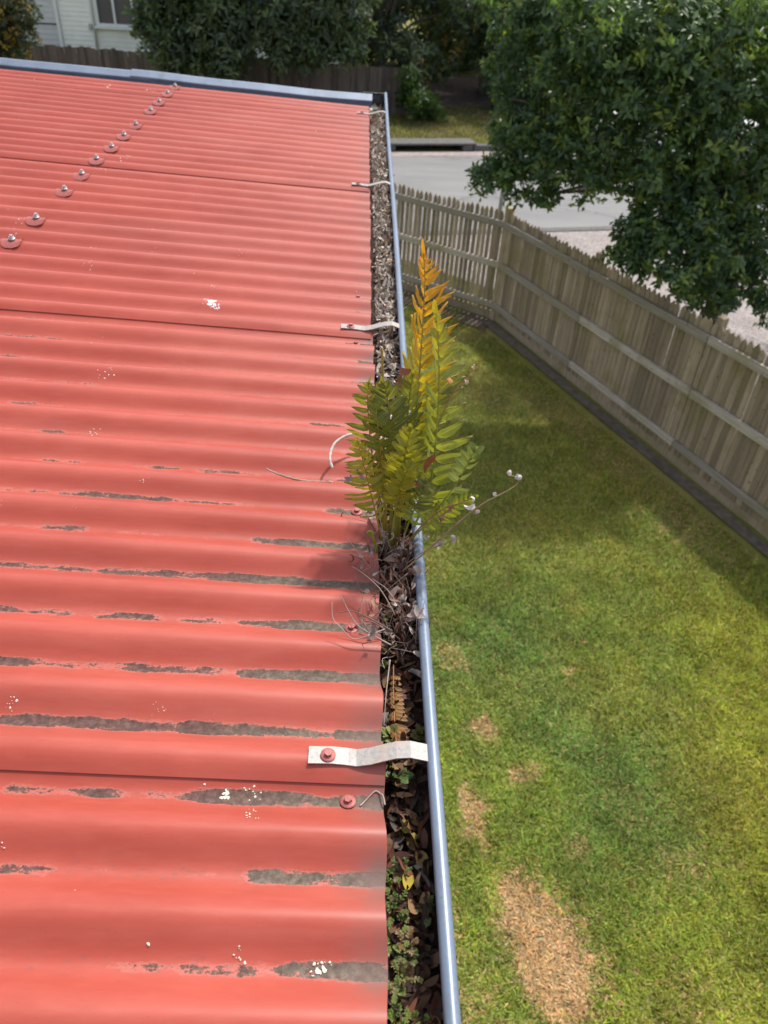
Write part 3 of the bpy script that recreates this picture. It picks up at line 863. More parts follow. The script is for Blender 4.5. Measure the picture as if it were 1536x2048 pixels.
for j, (x, y, rr0, hh, lab) in enumerate(bgt):
    cs = []
    for i in range(46):
        th_ = rg.uniform(0, 2*math.pi); q = math.sqrt(rg.random()); z = rg.uniform(.7 if j < 5 else .3, hh)
        wd = rr0*math.sqrt(max(.12, 1-((z-hh*.45)/(hh*.62))**2))
        cs.append((np.array([x+wd*q*math.cos(th_), y+wd*q*math.sin(th_)*.7, z]), rg.uniform(.45, .85), 1.))
    pal = darkp + ([(.09, .11, .03), (.05, .08, .02)] if j % 2 else [(.05, .08, .03)]) + ([(.30, .19, .03)] if j == 1 else [])
    make_tree("verge_tree", lab, (x, y, 0), [(x, y, -.05), (x+.05, y, 1.0), (x-.1, y+.1, 2.6), (x, y, hh*.8)],
              [(arc((x, y, .5+rg.random()), c, .2), .05) for c, r, w in cs[::4]], cs, 21000 if j < 5 else 15000, .20 if j < 5 else .30, .075 if j < 5 else .12, pal, 50+j, "row of dark trees across the road", r0=.17, droop=.4)
# two low bushes on the verge
for (px, py, y, s, lab, sd_) in ((840, 185, 22.9, .42, "bright green bush beside the end of the paling fence", 71), (1000, 235, 24.6, .5, "low dark bush under the trees on the verge", 72)):
    c0 = at_y(px, py, y)
    cs = [(c0 + rg.normal(size=3)*np.array([.32, .2, .3])*s/.42, rg.uniform(.22, .38)*s/.42, 1.) for i in range(14)]
    make_tree("bush", lab, (c0[0], y, 0), [(c0[0], y, -.03), (c0[0], y, .3), (c0[0], y, .6)], [(arc((c0[0], y, .2), c, .05), .02) for c, r, w in cs[::3]],
              cs, 3600, .13, .05, [(.06, .11, .02), (.08, .14, .025), (.045, .085, .02)] if sd_ == 71 else darkp, sd_, r0=.03, cat="bush")
# tree shade on the upper verge, put in as dark brown ground
def shade_sampler(n):
    m = 1
    return None
mc = P_far + RN*3.9
sheet("shade_ground", [mc - RD*1.0, mc + RD*14, mc + RD*14 + RN*6, mc - RD*1.0 + RN*6], -.004, plain("tree_shade_brown", (.060, .042, .032), .95, 0, .5, 6, .6))
# grass slope seen under the broad tree, sunlight painted into its brighter colour
sheet("sunny_ground", [(-7.5, 25), (-2.0, 25), (-2.0, 29), (-7.5, 29)], -.003, ground_mat("sunny_grass", (.17, .19, .03), (.24, .25, .04), (.2, .2, .05), 3, 60))

# ---- white hatchback parked across the road, glimpsed through the leaves
def car(center, ang):
    root = empty("parked_car", (center[0], center[1], 0))
    tag(root, "white parked car glimpsed through the leaves of the big tree", "car")
    T = Matrix.Translation((center[0], center[1], 0)) @ Matrix.Rotation(ang, 4, 'Z')
    white = plain("white_car_paint", (.78, .78, .78), .25, 0, .02)
    dk = plain("tyre_rubber", (.02, .02, .02), .8); gl = NT("car_glass"); gl.base((.03, .035, .04)); gl.set(Roughness=.06)
    prof = [(-2.05, .35), (-2.1, .62), (-2.02, .92), (-1.65, 1.02), (-1.35, 1.40), (-.9, 1.50), (.2, 1.47), (.95, 1.02), (1.75, .88), (2.05, .70), (2.1, .42), (2.0, .30), (-1.95, .28)]
    m = MB()
    rings = []
    for yy, sx, sz in ((-.86, .96, .94), (-.80, 1, .985), (-.55, 1, 1), (.55, 1, 1), (.80, 1, .985), (.86, .96, .94)):
        rings.append([m.bm.verts.new(T @ Vector((x*sx, yy*(1 - max(0, z-1.0)*.36), .28 + (z-.28)*sz))) for x, z in prof])
    for r0_, r1_ in zip(rings, rings[1:]):
        for i in range(len(prof)):
            m.bm.faces.new((r0_[i], r0_[(i+1) % len(prof)], r1_[(i+1) % len(prof)], r1_[i]))
    m.bm.faces.new(rings[0]); m.bm.faces.new(rings[-1][::-1])
    m.build("body", white, root)
    for s in (-1, 1):
        for x0, x1, n_ in ((-1.22, -.42, "rear_window"), (-.36, .48, "front_window")):
            w = MB(); yy = s*.80
            w.box((0, 0, 0), (x1-x0, .02, .33), 0, .03, T @ Matrix.Translation(((x0+x1)/2, s*.765, 1.20)) @ Matrix.Rotation(s*.3, 4, 'X'))
            w.build("side_window", gl.m, root)
    MB().box((0, 0, 0), (.68, 1.30, .02), 0, .004, T @ Matrix.Translation((.62, 0, 1.275)) @ Matrix.Rotation(R(31), 4, 'Y')).build("windscreen", gl.m, root)
    MB().box((0, 0, 0), (.40, 1.25, .02), 0, .004, T @ Matrix.Translation((-1.53, 0, 1.23)) @ Matrix.Rotation(R(-52), 4, 'Y')).build("rear_screen", gl.m, root)
    for x in (-1.3, 1.3):
        for s in (-1, 1):
            mt = T @ Matrix.Translation((x, s*.76, .31)) @ Matrix.Rotation(R(90), 4, 'X')
            wv = MB().lathe([(.22, -.10), (.30, -.09), (.31, 0), (.30, .09), (.22, .10)], n=20, mtx=mt).build("wheel", dk, root)
            MB().lathe([(.05, -.115), (.19, -.108), (.2, 0), (.19, .108), (.05, .115)], n=14, mtx=mt).build("rim", MAT['steel'], wv)
    for s in (-1, 1):
        MB().box((0, 0, 0), (.10, .32, .13), 0, .03, T @ Matrix.Translation((2.0, s*.55, .70))).build("headlight", MAT['steel'], root)
cc = at_z(1290, 285, 0)[:2]
sc_ = float((cc-P_far)@RD)
car(P_far + RD*sc_ - RN*1.15, math.atan2(RD[1], RD[0]))

# ================================================================== our house: red corrugated roof, gutter
house = empty("house", (-3.0, 1.2, 0))
tag(house, "house under a red corrugated metal roof with a blue grey gutter", "house")
rend = plain("painted_wall", (.55, .52, .46), .8, 0, .06, 4)
MB().box((-3.9, 1.0, 1.88), (7.0, 4.4, 3.76)).build("wall", rend, house)
MB().box((-.030, 1.1, 3.80), (.022, 5.2, .17)).build("fascia", MAT['blue'], house)
MB().box((-.235, 1.1, 3.715), (.38, 5.2, .012)).build("soffit", rend, house)

# worn valleys, as stretches of each trough (columns of the photograph turned into metres on the sheet)
GR = {-3: [(0, 770, .9)], -2: [(215, 330, .34), (360, 440, .6), (455, 545, .8), (560, 780, 1.05)], -1: [(0, 35, .55), (50, 105, .6), (405, 430, .3), (498, 570, .9), (575, 780, 1.0)],
      0: [(0, 100, .6), (120, 160, .45), (165, 245, .75), (285, 335, .45), (355, 385, .45), (378, 780, 1.05)], 1: [(-60, 340, .97), (353, 650, 1.0), (668, 780, 1.05)], 2: [(-60, 120, .82), (125, 300, .82), (270, 365, .6), (380, 460, .75), (472, 620, .95), (600, 780, 1.05)],
      3: [(-60, 70, .62), (70, 150, .72), (190, 320, .7), (350, 440, .62), (480, 590, .7), (560, 780, 1.0)], 4: [(-60, 78, .72), (92, 180, .58), (195, 420, .85), (420, 780, 1.05)],
      5: [(0, 12, .4), (80, 172, .72), (240, 320, .3), (508, 780, 1.0)], 6: [(-40, 42, .6), (50, 95, .48), (110, 210, .62), (150, 250, .8), (255, 340, .78), (350, 420, .62), (425, 510, .5), (655, 780, .9)],
      7: [(85, 120, .5), (130, 165, .55), (265, 325, .62), (335, 360, .5), (392, 430, .6), (450, 515, .62), (672, 735, .5)], 8: [(0, 60, .36), (80, 125, .6), (152, 170, .5), (660, 700, .4)],
      9: [(20, 64, .62), (75, 140, .42), (620, 700, .5)], 10: [(0, 60, .4), (105, 138, .58), (160, 195, .55), (650, 700, .4)], 11: [(0, 34, .62), (40, 70, .5), (665, 745, .45)], 12: [(0, 70, .66), (80, 130, .45), (715, 748, .85)],
      13: [(30, 80, .6), (100, 140, .4), (690, 748, .8)], 14: [(710, 740, .6)], 15: [(700, 742, .55)], 16: [(705, 742, .6)], 17: [(720, 742, .6)], 19: [(0, 60, .5), (80, 200, .45)], 24: [(725, 740, .6)], 26: [(700, 738, .6)]}
EDGE = {-1: (.041, .041), 0: (.040, .029), 1: (.0255, .019), 2: (.018, .0125), 3: (.011, .010)}
LAPS = [-12.5, .5, 13.5, 26.5, 39.5, 42.15]
sheets = {}
for j in range(-1, 4):
    ka = LAPS[j+1] - (.30 if j >= 0 else 0); kb = LAPS[j+2] + (.45 if j < 3 else 0)
    nk = int((kb-ka)*14)
    ks = np.linspace(ka, kb, nk+1); ys = Y_T0 + ks*PITCH_W
    e0, e1 = EDGE[j]
    xs_n = np.concatenate([np.linspace(0, .06, 9), np.arange(.072, 1.45, .012), np.arange(1.5, 7.0, .25)])
    K, S = np.meshgrid(ks, xs_n, indexing='ij'); Yg = Y_T0 + K*PITCH_W
    xe = e0 + (e1-e0)*(K-ka)/(kb-ka) + .0012*np.sin(K*5.1+j)
    X = xe - S
    near = 1-sstep(0, 1.1, K-ka)
    wv = DEPTH*.5*(1-np.cos(2*np.pi*K))
    wob = .0009*np.sin(X*3.1+K*.7) + .0006*(fbm(X*1.0, Yg*3, .35, 80)-.5)*2
    # ends of the sheet hammered down a little at the valley screws
    Z = ROOF_Z - SLOPE*(X-ROOF_X) + wv + wob + (.0021 if j >= 0 else 0)*near - .0008*sstep(.5, 0, kb-K)
    grime = np.zeros_like(X); edge = np.zeros_like(X)
    kt = np.round(K)
    for k in np.unique(kt):
        m = kt == k
        gmax = np.zeros(m.sum()); x_ = X[m]
        for a, b, s_ in GR.get(int(k), []):
            xa, xb_ = trough_x(k, a), trough_x(k, b)
            gmax = np.maximum(gmax, (s_ if s_ > .9 else s_*.93)*sstep(xa-.012, xa+.006, x_)*sstep(xb_+.012, xb_-.006, x_))
        wander = (fbm(x_, np.full_like(x_, k*3.7), .06, 90)-.45)*.5
        grime[m] = np.where(gmax > 0, gmax*.62 + wander*gmax, 0)
        edge[m] = sstep(.23, .05, S[m]+.12*(fbm(x_, np.full_like(x_, k*5.1), .07, 95)-.5)) if k <= 6 else sstep(.04, 0, S[m])*.6
    film = sstep(.055, .0, S)*(.35 + .65*(1-wv/DEPTH)) * np.where(K < 14, 1., .5)
    n0, n1 = X.shape
    V = np.stack([X, Yg, Z], -1).reshape(-1, 3)
    id_ = np.arange(n0*n1).reshape(n0, n1)
    q = np.stack([id_[:-1, :-1], id_[1:, :-1], id_[1:, 1:], id_[:-1, 1:]], -1).reshape(-1, 4)
    # cut edges: a lip below the eave end and below the lapped side
    lip_e = V[id_[:, 0]] - np.array([.0002, 0, .0014]); lip_s = V[id_[0, :]] - np.array([0, -.0002, .0016])
    b0 = len(V); b1 = b0 + n0; b2 = b1 + n1; b3 = b2 + n0
    V2 = np.concatenate([V, lip_e, lip_s, V[id_[:, 0]], V[id_[0, :]]])
    ie = np.arange(n0)+b0; is_ = np.arange(n1)+b1; te = np.arange(n0)+b2; ts_ = np.arange(n1)+b3
    qe = np.stack([te[:-1], ie[:-1], ie[1:], te[1:]], -1); qs = np.stack([ts_[:-1], ts_[1:], is_[1:], is_[:-1]], -1)
    F_ = np.concatenate([q, qe, qs])
    def ext(a, v): return np.concatenate([a.ravel(), np.full(2*(n0+n1), v)])
    me = mesh_np("roof_sheet", V2, F_, MAT['roof'], True, attrs={"prof": ext(wv/DEPTH, .5), "grime": ext(grime, 0), "edge": ext(edge, 0), "film": ext(film, .8)})
    o = link("roof_sheet", me, house)
    sheets[j] = o
def sheet_of(k):
    for j in range(-1, 4):
        if LAPS[j+1] <= k < LAPS[j+2]: return sheets[j]
    return sheets[3]

def hex_prof(m, c, r, z0, z1):
    out = [(r*math.cos(i*math.pi/3), r*math.sin(i*math.pi/3)) for i in range(6)]
    lo = [m.bm.verts.new(c + Vector((x, y, z0))) for x, y in out]; hi = [m.bm.verts.new(c + Vector((x*.94, y*.94, z1))) for x, y in out]
    m.bm.faces.new(hi)
    for i in range(6): m.bm.faces.new((lo[i], lo[(i+1) % 6], hi[(i+1) % 6], hi[i]))
def screw_mesh(name, mat, big=1.0):
    m = MB()
    m.lathe([(.0075*big, 0), (.0078*big, .0012), (.0066*big, .0018), (.0052*big, .0022), (.0050*big, .0026)], n=18)
    hex_prof(m, Vector((0, 0, 0)), .0042*big, .0024, .0058*big)
    return m.mesh(name, mat)
SCR = screw_mesh("roof_screw", MAT['red_metal'])
for k, x in ((0, .005), (3, .003), (6, .006), (13, -.005), (16, -.004)):
    y = Y_T0 + k*PITCH_W
    o = link("roof_screw", SCR, sheet_of(k)); o.location = (x, y, roof_plane(x)+.0014)
    o.rotation_euler = (random.uniform(-.1, .1), SLOPE, random.uniform(0, 1))
# saddle plates with tall screws along the batten line
def plate_mesh():
    m = MB(); rows = []
    for v in np.linspace(-1, .45, 11):
        y = v*.0235; wx = .0225*math.sqrt(max(.2, 1-abs(v)**5*.8)) if v < 0 else .0225
        z = -DEPTH*.5*(1-math.cos(2*math.pi*y/PITCH_W)) + .0022 + .0015*v*v
        rows.append([Vector((u*wx*(1.0), y, z + .0022*max(0, u)**3*(v < .3) - SLOPE*u*wx)) for u in np.linspace(-1, 1, 7)])
    m.sheet(rows)
    return m.mesh("saddle_plate", MAT['red_metal'])
PLT = plate_mesh()
def tall_screw():
    m = MB()
    m.lathe([(.0085, 0), (.0095, .0015), (.0088, .004), (.0065, .0052), (.0062, .0062), (.0072, .0064), (.0072, .0078), (.0052, .0082)], n=16)
    hex_prof(m, Vector((0, 0, 0)), .0050, .008, .0122)
    return m.mesh("plate_screw", MAT['steel'])
TSC = tall_screw()
for k in (17.5, 19.5, 22.5, 24.5, 26.5, 28.5, 30.5, 32.5, 35.5, 37.5, 39.5, 41.5):
    y = Y_T0 + k*PITCH_W + .002; x = -.787 + random.uniform(-.003, .003)
    z = roof_plane(x) + DEPTH + (.002 if k in (26.5, 39.5) else 0)
    o = link("saddle_plate", PLT, sheet_of(k)); o.location = (x, y, z); o.rotation_euler = (0, 0, random.uniform(-.06, .06))
    o = link("plate_screw", TSC, sheet_of(k)); o.scale = (.82, .82, .85); o.location = (x, y, z+.0028); o.rotation_euler = (random.uniform(-.06, .06), SLOPE+random.uniform(-.06, .06), random.random())

# ---- eaves gutter
ZB = CAM_H - .672                                      # centre of the rolled bead
def bead_x(y): return .0893 - .0018*y + .0009*math.sin(y*3.3+.8) + .0012*math.exp(-((y-.78)/.12)**2)
G0, G1 = -1.4, 3.83
gys = np.concatenate([np.linspace(G0, .0, 8), np.linspace(.04, G1, 96)])
gut = MB()
gut.tube([(bead_x(y), y, ZB + .0006*math.sin(y*4)) for y in gys], .0068, 16)
rows = []
for y in gys:
    bx_ = bead_x(y)
    rows.append([Vector(p) for p in ((bx_+.0055, y, ZB-.004), (bx_+.0035, y, ZB-.012), (bx_+.0045, y, ZB-.03), (bx_+.010, y, ZB-.06), (bx_+.006, y, ZB-.098), (bx_-.002, y, ZB-.102), (-.018, y, ZB-.106), (-.0185, y, ZB-.03))])
gut.sheet(rows, False)
gutter = gut.build("gutter", MAT['blue'], house)
gutter["label"] = "blue grey metal eaves gutter with a rolled front bead"
lin = MB(); rows = []
for y in gys[::4]:
    bx_ = bead_x(y)
    rows.append([Vector(p) for p in ((bx_-.0035, y, ZB-.0065), (bx_+.001, y, ZB-.03), (bx_+.006, y, ZB-.06), (bx_+.002, y, ZB-.095), (-.012, y, ZB-.102), (-.014, y, ZB-.03))])
lin.sheet(rows, False).build("inner_lining", MAT['lining'], gutter)
ec = MB()
ec.box((.036, G1-.003, ZB-.05), (.102, .003, .104)); ec.box((.036, G1-.008, ZB-.035), (.100, .006, .004)); ec.box((.036, G1-.008, ZB+.002), (.104, .010, .003))
endc = ec.build("end_cap", MAT['lining'], gutter)
endc["label"] = "dark grey stop end closing the far end of the gutter"
# joint in the bead
jy = 1.60
MB().lathe([(.0069, -.002), (.0076, -.0015), (.0076, .0015), (.0069, .002)], n=14, mtx=Matrix.Translation((bead_x(jy), jy, ZB)) @ Matrix.Rotation(R(90), 4, 'X')).build("bead_joint", MAT['zinc'], gutter)
# straps
def strap(k):
    y = Y_T0 + k*PITCH_W
    xe = .038 - .009*y
    zc = roof_plane(0) + DEPTH + .0032
    w = .0098; th = .0014
    bx_ = bead_x(y)
    prof = [(-.036, zc+SLOPE*.036+.0004), (-.012, zc+SLOPE*.012), (.004, zc-.0012), (.012, zc-.0012), (.026, zc+.0018), (.040, zc+.0056), (.052, zc+.0086), (.066, zc+.0105), (bx_-.004, ZB+.0035)]
    m = MB(); rows_t, rows_b = [], []
    for i, (x, z) in enumerate(prof):
        sk = .0012*math.sin(i*1.3)+.003*max(0, x)/.08
        a = [Vector((x, y-w+sk, z)), Vector((x, y+w+sk, z))]
        rows_t.append(a); rows_b.append([v - Vector((0, 0, th)) for v in a])
    g_ = [[m.bm.verts.new(v) for v in r_] for r_ in rows_t]; h_ = [[m.bm.verts.new(v) for v in r_] for r_ in rows_b]
    for i in range(len(prof)-1):
        m.bm.faces.new((g_[i][0], g_[i][1], g_[i+1][1], g_[i+1][0])); m.bm.faces.new((h_[i][1], h_[i][0], h_[i+1][0], h_[i+1][1]))
        m.bm.faces.new((g_[i][0], g_[i+1][0], h_[i+1][0], h_[i][0])); m.bm.faces.new((g_[i][1], h_[i][1], h_[i+1][1], g_[i+1][1]))
    m.bm.faces.new((g_[0][1], g_[0][0], h_[0][0], h_[0][1])); m.bm.faces.new((g_[-1][0], g_[-1][1], h_[-1][1], h_[-1][0]))
    m.build("strap", MAT['zinc'], gutter)
    o = link("strap_screw", SCR, gutter); o.location = (-.0165, y, zc+SLOPE*.0165+.0004); o.rotation_euler = (.05, SLOPE, random.random())
for k in (.5, 13.5, 26.5, 39.5): strap(k)
# barge gutter along the far end of the roof, in two lengths with a lapped joint
def barge(x0, x1, dz, name="barge_gutter"):
    m = MB(); rows = []
    yb = 3.715
    for x in np.linspace(x0, x1, 12):
        z = roof_plane(x) + .022 + dz + .0022*math.sin(x*5) + .0012*math.sin(x*13+1)
        yo = yb + .002*math.sin(x*3)
        rows.append([Vector((x, yo+py_, z+pz)) for py_, pz in ((-.020, -.070), (-.022, -.020), (-.027, -.017), (-.027, -.010), (-.022, -.007), (.006, .008), (.014, .009), (.018, .003), (.017, -.09))])
    m.sheet(rows, False)
    m.bm.faces.new([m.bm.verts.new(v) for v in rows[-1]][::-1])
    return m.build(name, MAT['blue'], house)
jx = float(on_roof(283, 160, .02)[0])
b1_ = barge(jx-.06, .024, .006); b2_ = barge(-7.0, jx+.02, .001)
b1_["label"] = "blue grey folded capping along the far end of the red roof"
MB().box((-3.4, 3.69, 3.90), (6.9, .05, .09), 0, 0, Matrix.Translation((-3.4, 3.672, roof_plane(-3.4)-.05)) @ Matrix.Rotation(math.atan(SLOPE), 4, 'Y') @ Matrix.Identity(4)).build("barge_board", MAT['lining'], house)

# lichen flecks on the roof, and one bird dropping
def roof_frame(x, y):
    e = .002
    dzx = -SLOPE; dzy = float((wave(y+e)-wave(y-e))/(2*e))
    n = Vector((-dzx, -dzy, 1)).normalized(); a = Vector((1, 0, dzx)).normalized(); b = n.cross(a)
    z = float(roof_z(x, y))
    return Vector((x, y, z)), a, b, n
def flecks(name, centres, mat, parent=None, lift=.0004):
    m = MB(); rr = random.Random(3)
    for (x, y, spread, cnt, size) in centres:
        for i in range(cnt):
            an = rr.uniform(0, 6.28); q = spread*rr.uniform(.2, 1)
            p, a, b, n = roof_frame(x+q*math.cos(an), y+q*math.sin(an))
            s = size*rr.uniform(.45, 1.3); el = rr.uniform(.45, 1); th_ = rr.uniform(0, 3.14)
            u = a*math.cos(th_)+b*math.sin(th_); v = b*math.cos(th_)-a*math.sin(th_)
            k = 7
            rim = [m.bm.verts.new(p + n*lift*.2 + (u*math.cos(6.28*t/k)*s + v*math.sin(6.28*t/k)*s*el)*rr.uniform(.6, 1.25)) for t in range(k)]
            c = m.bm.verts.new(p + n*lift*1.8)
            for t in range(k): m.bm.faces.new((rim[t], rim[(t+1) % k], c))
    return m.build(name, mat, parent)
cen = []
for px, py, sp, cnt, sz in ((452, 1582, .006, 16, .0016), (500, 1578, .008, 8, .0012), (512, 1584, .006, 5, .0010), (507, 1630, .010, 14, .0011), (485, 1900, .008, 9, .0012), (635, 1925, .008, 14, .0016), (655, 1925, .004, 3, .0011),
                            (30, 1405, .008, 9, .0011), (15, 1407, .004, 3, .0009), (316, 1412, .006, 6, .0011), (308, 1425, .003, 3, .001), (332, 1420, .003, 3, .001), (425, 1428, .005, 6, .0012), (435, 1432, .003, 2, .001),
                            (213, 750, .016, 12, .0014), (185, 857, .012, 10, .0011), (160, 1185, .005, 4, .001), (152, 1207, .004, 4, .001), (290, 968, .008, 5, .001), (2, 1012, .01, 7, .0013), (152, 1023, .006, 4, .001),
                            (210, 455, 0, 0, 0), (175, 532, .02, 9, .0013), (428, 580, .010, 6, .0013), (250, 320, .016, 8, .0022), (258, 317, .01, 5, .0026), (190, 340, .02, 10, .0016), (210, 345, .02, 8, .0016), (150, 350, .015, 7, .0018),
                            (200, 172, .04, 9, .0024), (215, 176, .03, 7, .0022), (305, 183, .03, 9, .0028), (450, 200, .05, 9, .0022), (490, 190, .04, 7, .0022), (70, 163, .04, 8, .0022), (510, 205, .04, 7, .002), (23, 460, .02, 8, .0016), (42, 445, .015, 7, .0016),
                            (390, 392, .03, 8, .0018), (305, 465, .01, 5, .0016), (360, 447, .01, 3, .0014), (480, 510, .01, 4, .0014), (700, 1405, 0, 0, 0), (720, 583, .01, 5, .0012), (148, 1782, .002, 1, .001), (298, 1885, .002, 1, .0016), (410, 1565, .003, 2, .001), (5, 1690, .004, 3, .001)):
    if cnt:
        p = on_roof(px, py, .008); cen.append((p[0], p[1], sp, cnt, sz))
rr = random.Random(9)
for i in range(150):
    cen.append((rr.uniform(-1.5, -.1), rr.uniform(1.2, 3.55), .01, rr.choice((1, 1, 2, 3)), rr.uniform(.0008, .0019)))
li = flecks("lichen", cen, MAT['lichen'], house); li["kind"] = "stuff"; li["label"] = "pale lichen flecks scattered over the red roof"
p = on_roof(425, 611, .010)
bd = flecks("bird_dropping", [(p[0], p[1], .010, 46, .0024), (p[0]+.010, p[1]-.008, .007, 26, .0018), (p[0]-.012, p[1]+.012, .008, 18, .0014), (p[0], p[1], .024, 16, .0009)], MAT['dropping'])
tag(bd, "white bird dropping splashed on the middle of the red roof", "bird dropping")

# ================================================================== what grows and lies in the gutter
def fill_z(y): return ZB - .052 + .026*float(sstep(.72, 1.10, y)) + .004*float(sstep(1.2, 3.0, y))
ys_ = np.linspace(-1.3, G1-.03, 170); us = np.linspace(0, 1, 12)
V = []
for y in ys_:
    x0, x1 = -.013, bead_x(y)+.0
    for u in us:
        x = x0+(x1-x0)*u
        V.append((x, y, fill_z(y) + .010*(float(fbm(np.array([x*3]), np.array([y*3]), .06, 110)[0])-.5)*2 + .006*float(sstep(3.35, 3.7, y))*-6))
id_ = np.arange(len(V)).reshape(len(ys_), len(us))
q = np.stack([id_[:-1, :-1], id_[1:, :-1], id_[1:, 1:], id_[:-1, 1:]], -1).reshape(-1, 4)
so = link("gutter_soil", mesh_np("gutter_soil", np.array(V), q, MAT['soil'], True))
tag(so, "dark rotted leaf soil filling the gutter", "soil", kind='stuff')

def curl_leaf(rr, pos, L, W, az, tilt, curl, cup):
    """a small dead leaf: strip of 5 stations x 2, bent along its length"""
    pts = []; ang = tilt; p = np.array([0., 0., 0.])
    d2 = np.array([math.cos(az), math.sin(az), 0]); s2 = np.array([-math.sin(az), math.cos(az), 0])
    n = 5
    roll = rr.uniform(-1.1, 1.1)
    for i in range(n):
        t = i/(n-1)
        w = W*(.18 + .95*math.sin(math.pi*min(1, .12+t*.86))**.8)*.5
        side = s2*math.cos(roll+cup*t) + np.array([0, 0, 1])*math.sin(roll+cup*t)
        pts += [pos+p-side*w, pos+p+side*w]
        p = p + (d2*math.cos(ang) + np.array([0, 0, 1])*math.sin(ang))*L/(n-1)
        ang += curl/(n-1)
    return pts
def litter(name, n, ysamp, pal, Lr, Wr, lift, seed, xlo=-.006):
    rr = random.Random(seed); V, C = [], []
    for i in range(n):
        y = ysamp(rr); x = rr.uniform(max(xlo, .047-.009*y), bead_x(y)-.006)
        if y > 3.78: continue
        z = fill_z(y) + rr.uniform(*lift)
        if y > 3.35: z -= .030*float(sstep(3.4, 3.72, y))
        c = np.array(rr.choice(pal))*rr.uniform(.6, 1.35)
        az_ = rr.uniform(0, 6.28)
        if x < .058-.009*y and math.cos(az_) < 0: az_ = math.pi-az_
        V += curl_leaf(rr, np.array([x, y, z]), rr.uniform(*Lr), rr.uniform(*Wr), az_, rr.uniform(-.3, .7), rr.uniform(-2.6, 2.6), rr.uniform(-1.4, 1.4))
        C += [c]*10
    m = len(V)//10; base = (np.arange(m)*10)[:, None]
    f1 = np.array([[2*i, 2*i+1, 2*i+3, 2*i+2] for i in range(4)])
    F_ = (base[:, :, None] + f1[None]).reshape(-1, 4)
    return link(name, mesh_np(name, np.array(V), F_, MAT['litter'], True, cols=np.array(C)))
greys = [(.30, .25, .21), (.42, .36, .30), (.20, .16, .13), (.55, .49, .42), (.12, .095, .08), (.34, .27, .22), (.26, .17, .11), (.48, .42, .36)]
far = litter("leaf_litter", 5200, lambda r: .90 + 2.9*r.random()**.95, greys, (.013, .030), (.003, .0075), (-.008, .009), 5)
tag(far, "dry curled grey brown leaves packed in the far length of gutter", "leaf litter", kind='stuff')
browns = [(.10, .05, .035), (.14, .075, .045), (.06, .035, .028), (.20, .12, .06), (.16, .06, .035), (.09, .07, .055), (.04, .025, .02)]  # darker browns for the near length of gutter
nl = litter("brown_leaf_litter", 1500, lambda r: .05 + .95*r.random(), browns, (.010, .026), (.003, .009), (-.002, .010), 6)
tag(nl, "dark brown leaf scraps in the near length of gutter", "leaf litter", kind='stuff')

# ---- leaflets
def leaflet_verts(pointed=0.0):
    ts = (0, .07, .22, .45, .68, .86, .95, 1.0)
    hw = (.20, .72, 1.0, .98, .86, .60, .36, .06) if pointed < .5 else (.2, .7, 1.0, .9, .66, .36, .16, .02)
    V, rib, tip = [], [], []
    for t, h in zip(ts, hw):
        zc = -.13*t*t
        for sgn in (-1, -.5, 0, .5, 1):
            V.append((t, sgn*h*.5, zc + .22*abs(sgn)*h*.5 - .05*(abs(sgn) > .9) + .03*math.sin(t*9+sgn*2)*abs(sgn)))
            rib.append(abs(sgn)); tip.append(t)
    F_ = []
    for i in range(len(ts)-1):
        for k in range(4):
            a = i*5+k; F_.append((a, a+1, a+6, a+5))
    return np.array(V), np.array(F_), np.array(rib), np.array(tip)
LV = [leaflet_verts(0), leaflet_verts(1)]
LM = [mesh_np("leaflet", v, f, MAT['fern'], True, attrs={"rib": r_, "tip": t_}) for v, f, r_, t_ in LV]
def leaflets_mesh(name, mats, kind):
    v, f, r_, t_ = LV[kind]
    vs, fs = [], []
    h = np.concatenate([v, np.ones((len(v), 1))], 1)
    for i, m in enumerate(mats):
        vs.append((h @ np.array(m).T)[:, :3]); fs.append(f + i*len(v))
    n = len(mats)
    return mesh_np(name, np.concatenate(vs), np.concatenate(fs), MAT['fern'], True, attrs={"rib": np.tile(r_, n), "tip": np.tile(t_, n)})
def spline(pts, n):
    P = np.array(pts, float); out = []
    m = len(P)
    for s in np.linspace(0, m-1, n):
        i = min(int(s), m-2); t = s-i
        p0, p1, p2, p3 = P[max(i-1, 0)], P[i], P[i+1], P[min(i+2, m-1)]
        out.append(.5*((2*p1) + (-p0+p2)*t + (2*p0-5*p1+4*p2-p3)*t*t + (-p0+3*p1-3*p2+p3)*t**3))
    return np.array(out)
def px3(lst): return [at_y(a, b, c) for a, b, c in lst]

